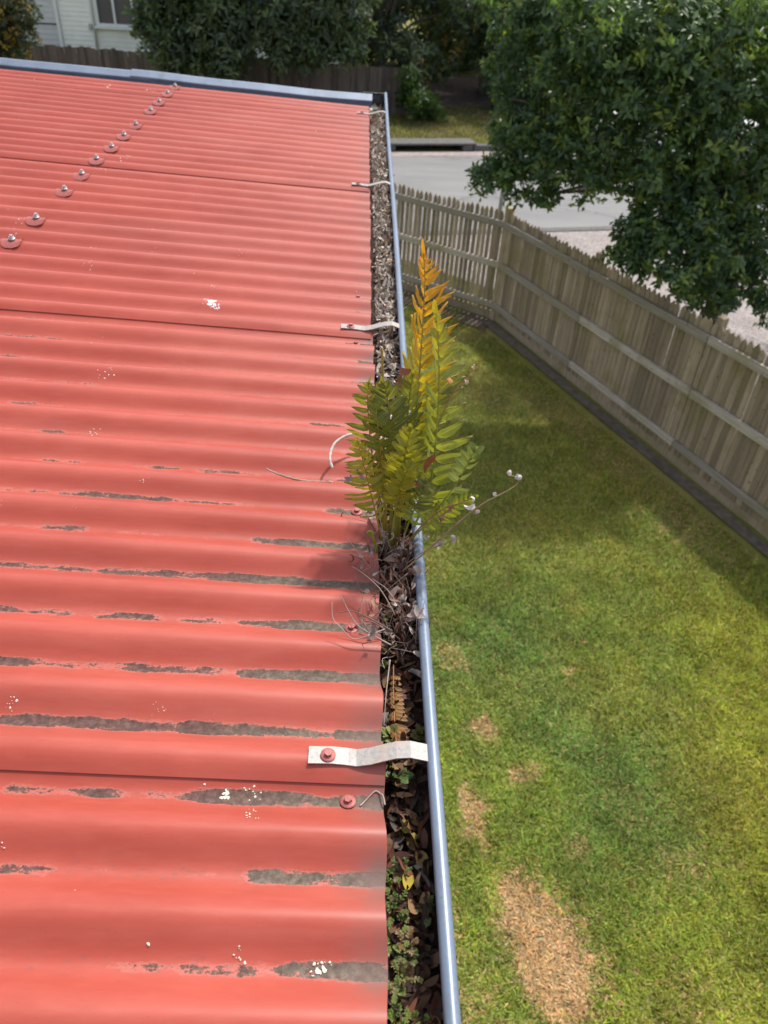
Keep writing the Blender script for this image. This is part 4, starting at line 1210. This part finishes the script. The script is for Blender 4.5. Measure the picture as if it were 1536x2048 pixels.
fern_base = at_z(786, 1108, fill_z(.83))
fern = empty("fern", tuple(fern_base))
tag(fern, "green and golden fern with tall fronds growing out of the gutter", "fern")
def lerp3(stops, t):
    for (a, ca), (b, cb) in zip(stops, stops[1:]):
        if t <= b: u = (t-a)/(b-a) if b > a else 0; return tuple(np.array(ca)*(1-u)+np.array(cb)*u)
    return stops[-1][1]
GOLD, ORG, YG, GRN, DGR, BGR, PALE = (.58, .34, .03), (.56, .26, .02), (.40, .37, .03), (.21, .25, .035), (.13, .17, .04), (.14, .18, .09), (.34, .36, .12)
def frond(pts, start, n, Lmax, wid, cols, Rv, Lv, prof=None, as_parts=True, a0=25, a1=58, kind=0, rad=.0016, stem_col=(.30, .25, .04), lsc=(1, 1), seed=0, jit=.14, terminal=True):
    rr = random.Random(seed)
    C = spline(px3(pts), 48)
    m = MB().tube([tuple(p) for p in C], [rad*(1-.72*i/47) for i in range(48)], 6)
    st = m.build("frond", MAT['stem'], fern); st.color = (*stem_col, 1)
    T = np.gradient(C, axis=0); T /= np.linalg.norm(T, axis=1)[:, None]
    prof = prof or (lambda t: (.55+.45*min(1, t/.25))*(1-t**2.2)**.8 + .07)
    mats, cl_ = [], []
    for i in range(n):
        t = (i+.5)/n
        s = start + (1-start)*t*.985
        for side, Vv, ls in ((1, Rv, lsc[0]), (-1, Lv, lsc[1])):
            if ls <= 0: continue
            sj = min(.995, s + (0 if side > 0 else .45/n*(1-start)) + rr.uniform(-.15, .15)/n)
            f_ = sj*47; k = min(int(f_), 46); o = C[k]*(1-(f_-k)) + C[k+1]*(f_-k); tt = T[k]
            a = R(a0+(a1-a0)*t + rr.gauss(0, 5))
            V_ = np.array(Vv, float) + np.array([rr.gauss(0, jit), rr.gauss(0, jit), rr.gauss(0, jit)])
            V_ = V_ - tt*(V_@tt); V_ /= np.linalg.norm(V_)
            D = V_*math.cos(a) + tt*math.sin(a); D /= np.linalg.norm(D)
            N = np.cross(D, tt); N /= np.linalg.norm(N)
            if N@(EYE-o) < 0: N = -N
            tw = rr.gauss(0, .25); B = np.cross(N, D); N2 = N*math.cos(tw) + B*math.sin(tw); B2 = np.cross(N2, D)
            L = Lmax*prof(t)*ls*rr.uniform(.88, 1.1); W = wid*(.5+.5*prof(t))*rr.uniform(.85, 1.12)
            M_ = Matrix(((D[0]*L, B2[0]*W, N2[0]*L, o[0]), (D[1]*L, B2[1]*W, N2[1]*L, o[1]), (D[2]*L, B2[2]*W, N2[2]*L, o[2]), (0, 0, 0, 1)))
            mats.append(M_); cl_.append(tuple(np.array(lerp3(cols, t))*rr.uniform(.82, 1.18)))
    if terminal:
        o = C[-1] - T[-1]*.002; D = T[-1]; N = np.cross(D, np.array(Rv)); N /= np.linalg.norm(N)
        B = np.cross(N, D); L = Lmax*.42
        M_ = Matrix(((D[0]*L, B[0]*wid*.5, N[0]*L, o[0]), (D[1]*L, B[1]*wid*.5, N[1]*L, o[1]), (D[2]*L, B[2]*wid*.5, N[2]*L, o[2]), (0, 0, 0, 1)))
        mats.append(M_); cl_.append(lerp3(cols, 1.0))
    if as_parts:
        for M_, c in zip(mats, cl_):
            ob = link("leaflet", LM[kind], st); ob.matrix_basis = M_; ob.color = (*c, 1)
    else:
        ob = link("leaflets", leaflets_mesh("leaflets", mats, kind), st); ob.color = (*lerp3(cols, .5), 1); ob["kind"] = "stuff"
    return st
RX, UPV = (1, .15, .1), (0, 0, 1)
# A: the tall golden frond
frond([(790, 1108, .83), (800, 1035, .83), (815, 950, .83), (826, 870, .84), (834, 800, .85), (841, 720, .86), (846, 640, .87), (850, 565, .88), (847, 510, .883)],
      .30, 25, .056, .0092, [(0, GRN), (.22, YG), (.42, (.50, .36, .025)), (.60, GOLD), (1, ORG)], (1, -.1, .1), (-.42, .85, .0), prof=lambda t: (.6+.4*min(1, t/.2))*max(.0, 1-t**2.8)+.06, a0=34, a1=42, kind=1, seed=1, lsc=(1, .9), rad=.0019, stem_col=(.34, .24, .03))
# B: tall frond to its right, long leaflets on the right
frond([(800, 1102, .82), (832, 1045, .81), (856, 985, .80), (869, 915, .80), (875, 840, .80), (878, 760, .805), (877, 690, .81), (871, 628, .82)],
      .20, 16, .044, .0122, [(0, GRN), (.3, (.24, .28, .06)), (.6, (.19, .24, .07)), (1, YG)], (.95, -.1, -.1), (-.5, .8, 0), prof=lambda t: (.7+.3*min(1, t/.15))*max(0, 1-t**2.6)+.10, a0=16, a1=52, seed=2, lsc=(1, .72), rad=.0018, stem_col=(.28, .29, .04))
# C: low frond leaning out over the lawn
frond([(812, 1092, .81), (850, 1050, .79), (884, 1006, .775), (916, 962, .765), (938, 922, .76), (950, 900, .76)],
      .50, 6, .021, .0105, [(0, BGR), (1, (.16, .21, .06))], (.75, .1, -.6), (-.75, -.1, .6), prof=lambda t: 1-.35*t, a0=25, a1=40, seed=3, rad=.0012, stem_col=(.22, .27, .05))
# D: fronds arching to the left over the roof
frond([(772, 1106, .83), (765, 1040, .82), (754, 980, .815), (745, 920, .81), (739, 860, .81), (735, 800, .81), (738, 768, .81)],
      .26, 16, .034, .0085, [(0, YG), (.4, (.24, .27, .045)), (.75, GRN), (1, (.22, .24, .04))], (.7, .55, .1), (-.95, -.2, -.12), a0=4, a1=42, kind=1, seed=4, rad=.0016, lsc=(.8, 1), stem_col=(.36, .25, .03))
frond([(768, 1104, .81), (757, 1050, .80), (745, 1000, .79), (735, 960, .785), (724, 915, .78), (716, 885, .78)],
      .22, 14, .031, .0082, [(0, GRN), (.5, (.27, .29, .045)), (1, YG)], (.8, .4, .0), (-.9, -.3, -.2), a0=2, a1=38, kind=1, seed=5, rad=.0015, lsc=(.9, 1), stem_col=(.33, .27, .035))
# E: middle fronds, broad dark leaflets
frond([(783, 1106, .83), (784, 1010, .82), (783, 930, .815), (781, 860, .81), (776, 800, .81), (767, 768, .81)],
      .30, 13, .033, .0108, [(0, DGR), (.5, (.12, .16, .05)), (1, (.20, .22, .04))], (.8, .2, .35), (-.8, .1, .35), a0=15, a1=50, seed=6, rad=.0016, stem_col=(.26, .26, .05))
frond([(790, 1106, .84), (799, 1010, .835), (806, 930, .83), (813, 860, .83), (818, 800, .83), (826, 752, .83)],
      .34, 12, .035, .0108, [(0, DGR), (.6, (.15, .19, .045)), (1, (.30, .30, .04))], (.8, .5, .2), (-.85, -.1, .35), a0=15, a1=52, seed=7, rad=.0016, stem_col=(.25, .25, .04))
for q_, (pts, L_, w_, c_, sd_, R_, Lf_) in enumerate((
        ([(800, 1105, .85), (820, 1010, .85), (838, 930, .86), (850, 870, .865), (868, 815, .87), (878, 780, .87)], .030, .0115, [(0, GRN), (1, (.12, .16, .05))], 8, (.9, .1, 0), (-.8, .3, .2)),
        ([(785, 1108, .81), (790, 1020, .80), (800, 960, .79), (812, 905, .785), (820, 860, .785)], .026, .012, [(0, GRN), (1, YG)], 9, (.9, -.2, .2), (-.9, -.1, .2)),
        ([(778, 1108, .82), (772, 1030, .81), (766, 970, .80), (762, 910, .80), (755, 850, .80), (750, 800, .80)], .025, .010, [(0, DGR), (1, GRN)], 10, (.9, .2, .2), (-.9, 0, .2)),
        ([(800, 1104, .80), (812, 1060, .79), (828, 1020, .78), (842, 990, .775), (850, 965, .775)], .022, .012, [(0, BGR), (1, GRN)], 11, (.9, -.2, -.3), (-.8, .2, .3)),
        ([(806, 1104, .79), (838, 1062, .78), (875, 1035, .775), (912, 1010, .77), (950, 993, .765)], .017, .008, [(0, GRN), (1, (.20, .24, .04))], 12, (.3, -.2, -.9), (-.2, .2, .95)),
        ([(790, 1106, .86), (792, 1030, .87), (797, 960, .875), (800, 890, .88), (806, 820, .88), (808, 765, .88)], .028, .0115, [(0, DGR), (1, (.10, .13, .028))], 13, (.9, .2, .2), (-.9, .2, .2)),
        ([(780, 1106, .80), (786, 1050, .79), (795, 1000, .78), (806, 960, .775), (822, 925, .775)], .022, .011, [(0, GRN), (1, YG)], 14, (.8, -.3, .3), (-.8, -.3, .3)))):
    frond(pts, .34, 11, L_*1.12, w_*.95, c_, R_, Lf_, as_parts=False, a0=15, a1=48, seed=sd_, rad=.0014, stem_col=(.28, .27, .04))
def stalk(name, pts, r, col, parent, n=26, r1=None, mat='stem'):
    C = spline([np.array(p) for p in pts], n)
    r1 = r1 if r1 is not None else r*.35
    o = MB().tube([tuple(p) for p in C], [r+(r1-r)*i/(n-1) for i in range(n)], 6).build(name, MAT[mat], parent)
    o.color = (*col, 1); return o
stalk("bare_stalk", px3([(772, 1100, .83), (768, 960, .83), (767, 860, .84), (766, 770, .85), (764, 695, .86)]), .0022, (.34, .24, .04), fern, r1=.0012)
for px, py in ((776, 1106), (788, 1110), (796, 1108)):
    stalk("bare_stalk", px3([(px, py, .82), (px+4, py-70, .815), (px+9, py-140, .81)]), .0018, (.25, .24, .035), fern)
# fiddlehead
sp = [(754, 1148, .79), (754, 1112, .785), (750, 1085, .782), (744, 1070, .78)]
P3 = px3(sp); ctr = at_y(739, 1066, .78); r_ = .0038
for i in range(12):
    a = .2 + i*.62; q_ = r_*(1-i/13)
    P3.append(ctr + np.array([q_*math.cos(a), 0, q_*math.sin(a)]))
stalk("fiddlehead", P3, .0019, (.30, .32, .03), fern, 44, .0011)

# ---- dead fern remains below and beside it
deadf = empty("dead_fern", tuple(at_z(800, 1180, fill_z(.7))))
tag(deadf, "withered brown fern tangle of bare stalks and curled leaves in the gutter", "dead plant")
def curl_obj(pos, L, W, col, parent, rr, name="curled_leaf", az=None, tilt=None):
    V = []; n = 7
    az = rr.uniform(0, 6.28) if az is None else az; ang = rr.uniform(-.5, 1.2) if tilt is None else tilt
    d2 = np.array([math.cos(az), math.sin(az), 0]); s2 = np.array([-math.sin(az), math.cos(az), 0]); p = np.array(pos, float)
    roll = rr.uniform(-1, 1); cu = rr.uniform(-4, 4); tw = rr.uniform(-3, 3)
    for i in range(n):
        t = i/(n-1); w = W*(.25+.9*math.sin(math.pi*min(1, .1+.86*t)))*.5
        dirv = d2*math.cos(ang)+np.array([0, 0, 1])*math.sin(ang); up_ = -d2*math.sin(ang)+np.array([0, 0, 1])*math.cos(ang)
        s_ = s2*math.cos(roll+tw*t)+up_*math.sin(roll+tw*t); nn = np.cross(dirv, s_)
        V += [p-s_*w+nn*w*.5, p, p+s_*w+nn*w*.5]
        p = p + dirv*L/(n-1); ang += cu/(n-1)
    F_ = [(3*i+k, 3*i+k+1, 3*i+k+4, 3*i+k+3) for i in range(n-1) for k in (0, 1)]
    o = link(name, mesh_np(name, np.array(V), np.array(F_), MAT['dry'], True), parent); o.color = (*col, 1); return o
dr = random.Random(17)
drycol = [(.32, .23, .19), (.40, .31, .27), (.24, .15, .11), (.48, .41, .37), (.19, .10, .07), (.30, .17, .11)]
for i in range(210):
    px, py = dr.gauss(795, 30), dr.uniform(1095, 1320)
    y = .86 - (py-1095)/225*.30
    base = at_z(px, py, fill_z(y)+.002)
    if not (-.01 < base[0] < bead_x(base[1])-.004): continue
    h = dr.uniform(.015, .068)
    tipv = base + np.array([dr.gauss(0, .018), dr.gauss(-.006, .02), h]); tipv[0] = min(tipv[0], .10)
    mid = (base+tipv)/2 + np.array([dr.gauss(0, .010), dr.gauss(0, .010), dr.uniform(0, .012)])
    col = dr.choice(drycol)
    stalk("stem", [base, mid, tipv], dr.uniform(.0005, .0010), col, deadf, 9, mat='dry')
    if i % 3 != 1:
        tipv[0] = min(tipv[0], .080)
        curl_obj(tipv, dr.uniform(.008, .020), dr.uniform(.003, .007), dr.choice(drycol), deadf, dr)
for i in range(26):                                            # reddish upright stalks in the crown of the clump
    px = dr.gauss(797, 16); py = dr.uniform(1110, 1290); y = .84-(py-1095)/225*.28
    b_ = at_z(px, py, fill_z(y))
    stalk("stem", [b_, b_+np.array([dr.gauss(0, .006), dr.gauss(.0, .006), .025]), b_+np.array([dr.gauss(0, .014), dr.gauss(.006, .012), dr.uniform(.04, .075)])], .0010, (.20, .085, .05), deadf, 8, .0007, 'dry')
# long arching dead stem over the lawn, with pale curled remnants
L1 = [(806, 1142, .72), (838, 1115, .715), (880, 1078, .71), (925, 1038, .705), (970, 1005, .70), (1005, 987, .70), (1030, 972, .70), (1038, 960, .70), (1030, 953, .70), (1015, 951, .70)]
stalk("stem", px3(L1), .0012, (.36, .25, .15), deadf, 50, .0005, 'dry')
for px, py, s in ((1036, 961, .012), (1030, 958, .010), (1018, 951, .010), (992, 993, .008), (950, 1012, .014), (946, 1003, .012), (952, 1028, .010)):
    curl_obj(at_y(px, py, .70), s, s*.55, (.62, .57, .54), deadf, dr)
L2 = [(812, 1088, .77), (845, 1050, .765), (880, 1022, .76), (915, 1008, .75), (945, 1003, .74)]
stalk("stem", px3(L2), .0011, (.34, .16, .07), deadf, 30, .0005, 'dry')
for px, py in ((893, 1016), (898, 1024), (890, 1028), (884, 1040), (872, 1035)): curl_obj(at_y(px, py, .76), .013, .006, (.34, .18, .11), deadf, dr)
L3 = [(812, 1128, .74), (848, 1103, .735), (872, 1094, .73), (895, 1085, .725), (906, 1080, .72)]
stalk("stem", px3(L3), .0009, (.36, .24, .16), deadf, 26, .0004, 'dry')
for px, py in ((870, 1094), (876, 1100), (888, 1088), (905, 1082), (908, 1086), (866, 1088), (858, 1075)): curl_obj(at_y(px, py, .728), .010, .006, (.50, .40, .37), deadf, dr)
stalk("stem", px3([(762, 1170, .73), (738, 1132, .73), (712, 1100, .73), (694, 1075, .735), (687, 1056, .74)]), .0006, (.44, .30, .24), deadf, 24, .0003, 'dry')
for pts in ([(782, 1290, .60), (745, 1270, .605), (715, 1250, .61), (697, 1222, .62), (683, 1192, .63)], [(785, 1262, .62), (742, 1238, .63), (705, 1222, .635), (680, 1225, .635), (674, 1218, .637)],
            [(775, 1264, .62), (748, 1245, .625), (727, 1240, .63), (722, 1215, .645), (726, 1190, .66), (722, 1180, .665)], [(770, 1258, .62), (735, 1272, .61), (705, 1278, .61), (682, 1255, .62), (666, 1237, .63), (664, 1205, .645)],
            [(790, 1230, .64), (765, 1185, .66), (742, 1160, .68), (716, 1140, .69), (704, 1133, .70)], [(800, 1215, .65), (775, 1180, .67), (757, 1166, .68), (745, 1158, .69)], [(780, 1320, .58), (772, 1390, .54), (768, 1450, .51)]):
    pp = []
    for px, py, y in pts:
        p = at_y(px, py, y)
        if p[0] < .04: p[2] = max(p[2], float(roof_z(p[0], p[1]))+.002)
        pp.append(p)
    stalk("stem", pp, .0009, dr.choice(((.40, .31, .27), (.33, .23, .18), (.22, .14, .11))), deadf, 26, .0004, 'dry')
for i in range(16):                                            # crumpled pale leaves around the clump
    px, py = dr.choice(((758, 1178), (820, 1130), (835, 1230), (828, 1200), (745, 1190), (812, 1180), (800, 1205), (845, 1215), (826, 1100), (800, 1130)))
    px += dr.gauss(0, 8); py += dr.gauss(0, 10)
    y = .84-(py-1095)/225*.26
    pc = at_z(px, py, ZB-.02+dr.uniform(0, .016)); pc[0] = min(max(pc[0], .0), .066)
    curl_obj(pc, dr.uniform(.014, .022), dr.uniform(.006, .010), dr.choice(((.30, .22, .19), (.36, .29, .26), (.24, .14, .11))), deadf, dr)
# russet rolled leaves hanging in the fern
for px, py, y, L_, W_, c, t_ in ((905, 790, .81, .032, .012, (.46, .20, .075), 1.2), (912, 800, .81, .026, .010, (.52, .25, .10), 1.4), (898, 800, .812, .024, .010, (.40, .17, .07), 1.6), (852, 945, .79, .030, .009, (.34, .11, .05), 1.5), (798, 745, .83, .016, .009, (.30, .12, .06), .3), (800, 775, .83, .018, .010, (.36, .15, .08), 1.3), (812, 960, .78, .018, .009, (.36, .13, .06), -.4), (712, 940, .78, .016, .007, (.34, .26, .25), -1.2), (700, 950, .78, .014, .006, (.36, .30, .30), -1.4)):
    o = curl_obj(at_y(px, py, y), L_, W_, c, fern, dr, "withered_leaf", dr.uniform(-.6, .6), t_)
stalk("bare_stalk", px3([(872, 862, .80), (892, 812, .80), (915, 775, .80), (935, 755, .80), (945, 742, .80), (944, 735, .80)]), .0008, (.42, .22, .10), fern, 22, .0004, 'dry')
for px, py in ((945, 738), (930, 760), (941, 750)): curl_obj(at_y(px, py, .80), .008, .005, (.50, .34, .24), fern, dr, "withered_leaf")

# ---- twigs on the roof
tw1 = [on_roof(a, b, c) for a, b, c in ((716, 867, .05), (700, 869, .052), (685, 875, .05), (670, 886, .046), (662, 902, .040), (660, 920, .033), (665, 936, .026))]
C = spline(tw1, 34)
o = MB().tube([tuple(p+np.array([0, 0, .0003*math.sin(i*2.1)])) for i, p in enumerate(C)], [.0021*(1+.12*math.sin(i*1.9)) for i in range(34)], 7).build("twig", MAT['dry'])
o.color = (.62, .55, .48, 1); tag(o, "pale curved twig arching from the fern over the red roof", "twig")
C = spline([on_roof(a, b, c) for a, b, c in ((532, 937, .024), (556, 948, .018), (585, 957, .012), (612, 962, .008), (640, 964, .006), (666, 965, .006))], 34)
o = MB().tube([tuple(p+np.array([0, .0003*math.sin(i*2.7), .0004*math.sin(i*1.7)])) for i, p in enumerate(C)], [.0010+.0015*i/33*(1+.2*math.sin(i*2.3)) for i in range(34)], 7).build("twig", MAT['dry'])
o.color = (.40, .30, .24, 1); tag(o, "straight brown twig lying in a valley of the red roof", "twig")
C = spline([at_y(a, b, c) for a, b, c in ((720, 1612, .41), (738, 1597, .42), (752, 1588, .425), (765, 1590, .42), (770, 1610, .41))], 20)
for p in C: p[2] = max(p[2], float(roof_z(p[0], p[1]))+.0015) if p[0] < .04 else p[2]
o = MB().tube([tuple(p) for p in C], .0008, 6).build("twig", MAT['dry']); o.color = (.50, .40, .33, 1); tag(o, "thin bent straw on the roof edge beside the nearest valley screw", "twig")

# ---- golden dead frond lying in the gutter
df = empty("dead_frond", tuple(at_z(795, 1420, fill_z(.5)+.006)))
tag(df, "orange brown dead fern frond lying in the gutter above the nearest strap", "dead frond")
C = spline([at_z(a, b, fill_z(.5)+.014) for a, b in ((787, 1330), (787, 1390), (789, 1440), (793, 1490))], 20)
st = MB().tube([tuple(p) for p in C], .0009, 6).build("rachis", MAT['stem'], df); st.color = (.28, .12, .05, 1)
for i in range(15):
    p = C[int(3+i*1.1)]; L = .008 + .008*math.sin(math.pi*(i+2)/18) + (.004 if i > 7 else 0)
    for sgn in (1, -1):
        D = np.array([sgn*.9, -.3, .15 if sgn > 0 else -.2]); D /= np.linalg.norm(D); N = np.array([0, -.2, 1.]); N -= D*(N@D); N /= np.linalg.norm(N); B = np.cross(N, D)
        ll = L*(.82 if sgn > 0 else .35); W = .0052
        ob = link("leaflet", LM[0], df)
        ob.matrix_basis = Matrix(((D[0]*ll, B[0]*W, N[0]*ll, p[0]), (D[1]*ll, B[1]*W, N[1]*ll, p[1]), (D[2]*ll, B[2]*W, N[2]*ll, p[2]), (0, 0, 0, 1)))
        f_ = dr.uniform(.6, 1.15); ob.color = (.36*f_, .165*f_, .045*f_, 1)

# ---- seedlings
def seedling(px, py, lift, n_fr, L, label, col, seed, pairs=5, size=.0030):
    rr = random.Random(seed)
    yy = at_z(px, py, ZB-.04)[1]
    b_ = at_z(px, py, fill_z(yy)+.002)
    root = empty("seedling", tuple(b_)); tag(root, label, "seedling", "seedlings sprouting in the gutter")
    m = MB(); mats = []
    for i in range(n_fr):
        az = 6.28*i/n_fr + rr.uniform(-.4, .4); el = rr.uniform(.5, 1.3); l_ = L*rr.uniform(.6, 1.15)
        d = np.array([math.cos(az)*math.cos(el), math.sin(az)*math.cos(el), math.sin(el)])
        e = b_ + d*l_; e[0] = min(max(e[0], -.005), bead_x(e[1])-.008); C = spline([b_, b_*.5+e*.5+np.array([0, 0, .15*l_]), e], 8)
        m.tube([tuple(p) for p in C], .0004, 4)
        tt = (C[-1]-C[-3]); tt /= np.linalg.norm(tt)
        for q_ in range(pairs):
            s = .35+.6*q_/max(1, pairs-1)
            f_ = s*7; k = min(int(f_), 6); o = C[k]*(1-(f_-k))+C[k+1]*(f_-k)
            S = np.cross(tt, [0, 0, 1.]); S /= np.linalg.norm(S)+1e-9
            for sg in (-1, 1, 0) if q_ == pairs-1 else (-1, 1):
                D = S*sg*.9 + tt*.5 + np.array([0, 0, rr.uniform(-.1, .25)]); D /= np.linalg.norm(D)
                N = np.array([rr.gauss(0, .2), -.15+rr.gauss(0, .2), 1.]); N -= D*(N@D); N /= np.linalg.norm(N); B = np.cross(N, D)
                a = size*rr.uniform(.7, 1.25); w = a*.62
                mats.append(Matrix(((D[0]*a, B[0]*w, N[0]*a, o[0]), (D[1]*a, B[1]*w, N[1]*a, o[1]), (D[2]*a, B[2]*w, N[2]*a, o[2]), (0, 0, 0, 1))))
    s_ = m.build("stem", MAT['stem'], root); s_.color = (.20, .16, .05, 1)
    l_ = link("leaves", leaflets_mesh("leaves", mats, 0), root); l_.color = (*col, 1); l_["kind"] = "stuff"
G1c, G2c, G3c = (.10, .18, .035), (.17, .26, .045), (.20, .20, .06)
for a in ((800, 1755, 0, 6, .022, "feathery green seedling, farthest of those along the roof edge below the nearest strap", G1c, 1), (775, 1775, 0, 4, .016, "small bright seedling tucked against the roof edge", G2c, 2), (785, 1835, 0, 8, .026, "dense feathery seedling in the middle of the near gutter row", G1c, 3),
          (783, 1890, 0, 6, .020, "bright seedling close to the roof edge just nearer than the dense one", G2c, 4), (812, 1900, 0, 5, .018, "reddish tinged seedling in the centre of the near gutter", (.26, .15, .07), 5), (815, 1925, 0, 6, .020, "dull green seedling beside the reddish one", (.12, .17, .05), 6),
          (800, 1965, 0, 7, .022, "yellow green seedling near the lower end of the gutter", G3c, 7), (798, 1990, 0, 6, .020, "green seedling just below the yellow green one", (.17, .24, .06), 8), (790, 2045, 0, 7, .022, "bright green seedling at the bottom edge of the picture", G2c, 9), (828, 2046, 0, 5, .016, "second bright green seedling at the bottom edge, away from the roof", G2c, 10),
          (860, 1830, 0, 4, .020, "broad leaved green weed under the gutter bead", (.11, .16, .04), 11), (778, 1240, 0, 6, .020, "small yellow green sprig at the foot of the dead fern", (.30, .33, .06), 12), (775, 1305, 0, 5, .018, "small green sprig at the roof edge below the dead fern", (.22, .28, .05), 13), (766, 1335, 0, 4, .013, "tiny green sprig hugging the roof edge", (.2, .27, .05), 14)):
    seedling(*a)
for px, py, lab, col, sd_, n_, sz in ((782, 1480, "pale green round leaved seedling just above the nearest strap", (.30, .36, .14), 15, 5, .011), (795, 1558, "two leaved dark green seedling just below the nearest strap", (.09, .17, .04), 16, 3, .013), (840, 1478, "olive round leaved seedling by the bead above the nearest strap", (.20, .20, .07), 17, 4, .011)):
    seedling(px, py, 0, n_, .016, lab, col, sd_, 1, sz)
# ---- single fallen leaves that can be told apart
for i, (px, py, lab, col) in enumerate(((812, 1640, "olive fallen leaf lying below the nearest strap", (.26, .20, .05)), (810, 1655, "second olive leaf just below the first", (.22, .19, .05)), (818, 1665, "brown oval leaf in the near gutter", (.20, .11, .05)), (823, 1680, "narrow yellowish leaf in the dark soil", (.30, .22, .06)),
                                        (832, 1700, "tan leaf leaning against the inside of the bead", (.32, .20, .08)), (815, 1738, "yellow and brown leaf tip beside a grey leaf", (.40, .30, .05)), (830, 1730, "long grey leaf lying across the soil", (.26, .23, .20)), (852, 1785, "tan curled leaf near the bead", (.34, .24, .12)), (835, 1760, "brown folded leaf among the scraps", (.24, .15, .08)),
                                        (858, 2025, "large tan leaf at the bottom of the gutter", (.30, .22, .12)), (745, 218, "pale cream leaf at the far end of the gutter", (.72, .64, .54)), (775, 1425, "grey leaf beside the orange dead frond", (.24, .21, .19)), (820, 1340, "pale bent stalk piece above the dead frond", (.50, .44, .38)))):
    yq = at_z(px, py, ZB-.045)[1]
    p = at_z(px, py, fill_z(yq)+.009)
    o = curl_obj(p, dr.uniform(.020, .028), dr.uniform(.009, .012), col, None, random.Random(300+i), "fallen_leaf", dr.uniform(-2.2, -1.0), .1)
    tag(o, lab, "leaf", "single leaves fallen in the gutter")

# a few dry leaves blown onto the lawn
for i, (px, py, lab) in enumerate(((1335, 972, "small orange dry leaf on the lawn at the foot of the right fence"), (1172, 1285, "small orange dry leaf on the lawn, right of the middle of the gutter"), (1010, 1090, "small brown dry leaf on the lawn just right of the fern's arching dead stem"), (1260, 1760, "small brown dry leaf on the lawn, up and right of the big straw patch"))):
    o = curl_obj(at_z(px, py, .035), dr.uniform(.03, .05), dr.uniform(.018, .026), dr.choice(((.42, .20, .09), (.46, .27, .14))), None, random.Random(500+i), "dry_leaf", dr.uniform(0, 6), .1)
    tag(o, lab, "leaf", "dry leaves scattered on the lawn")
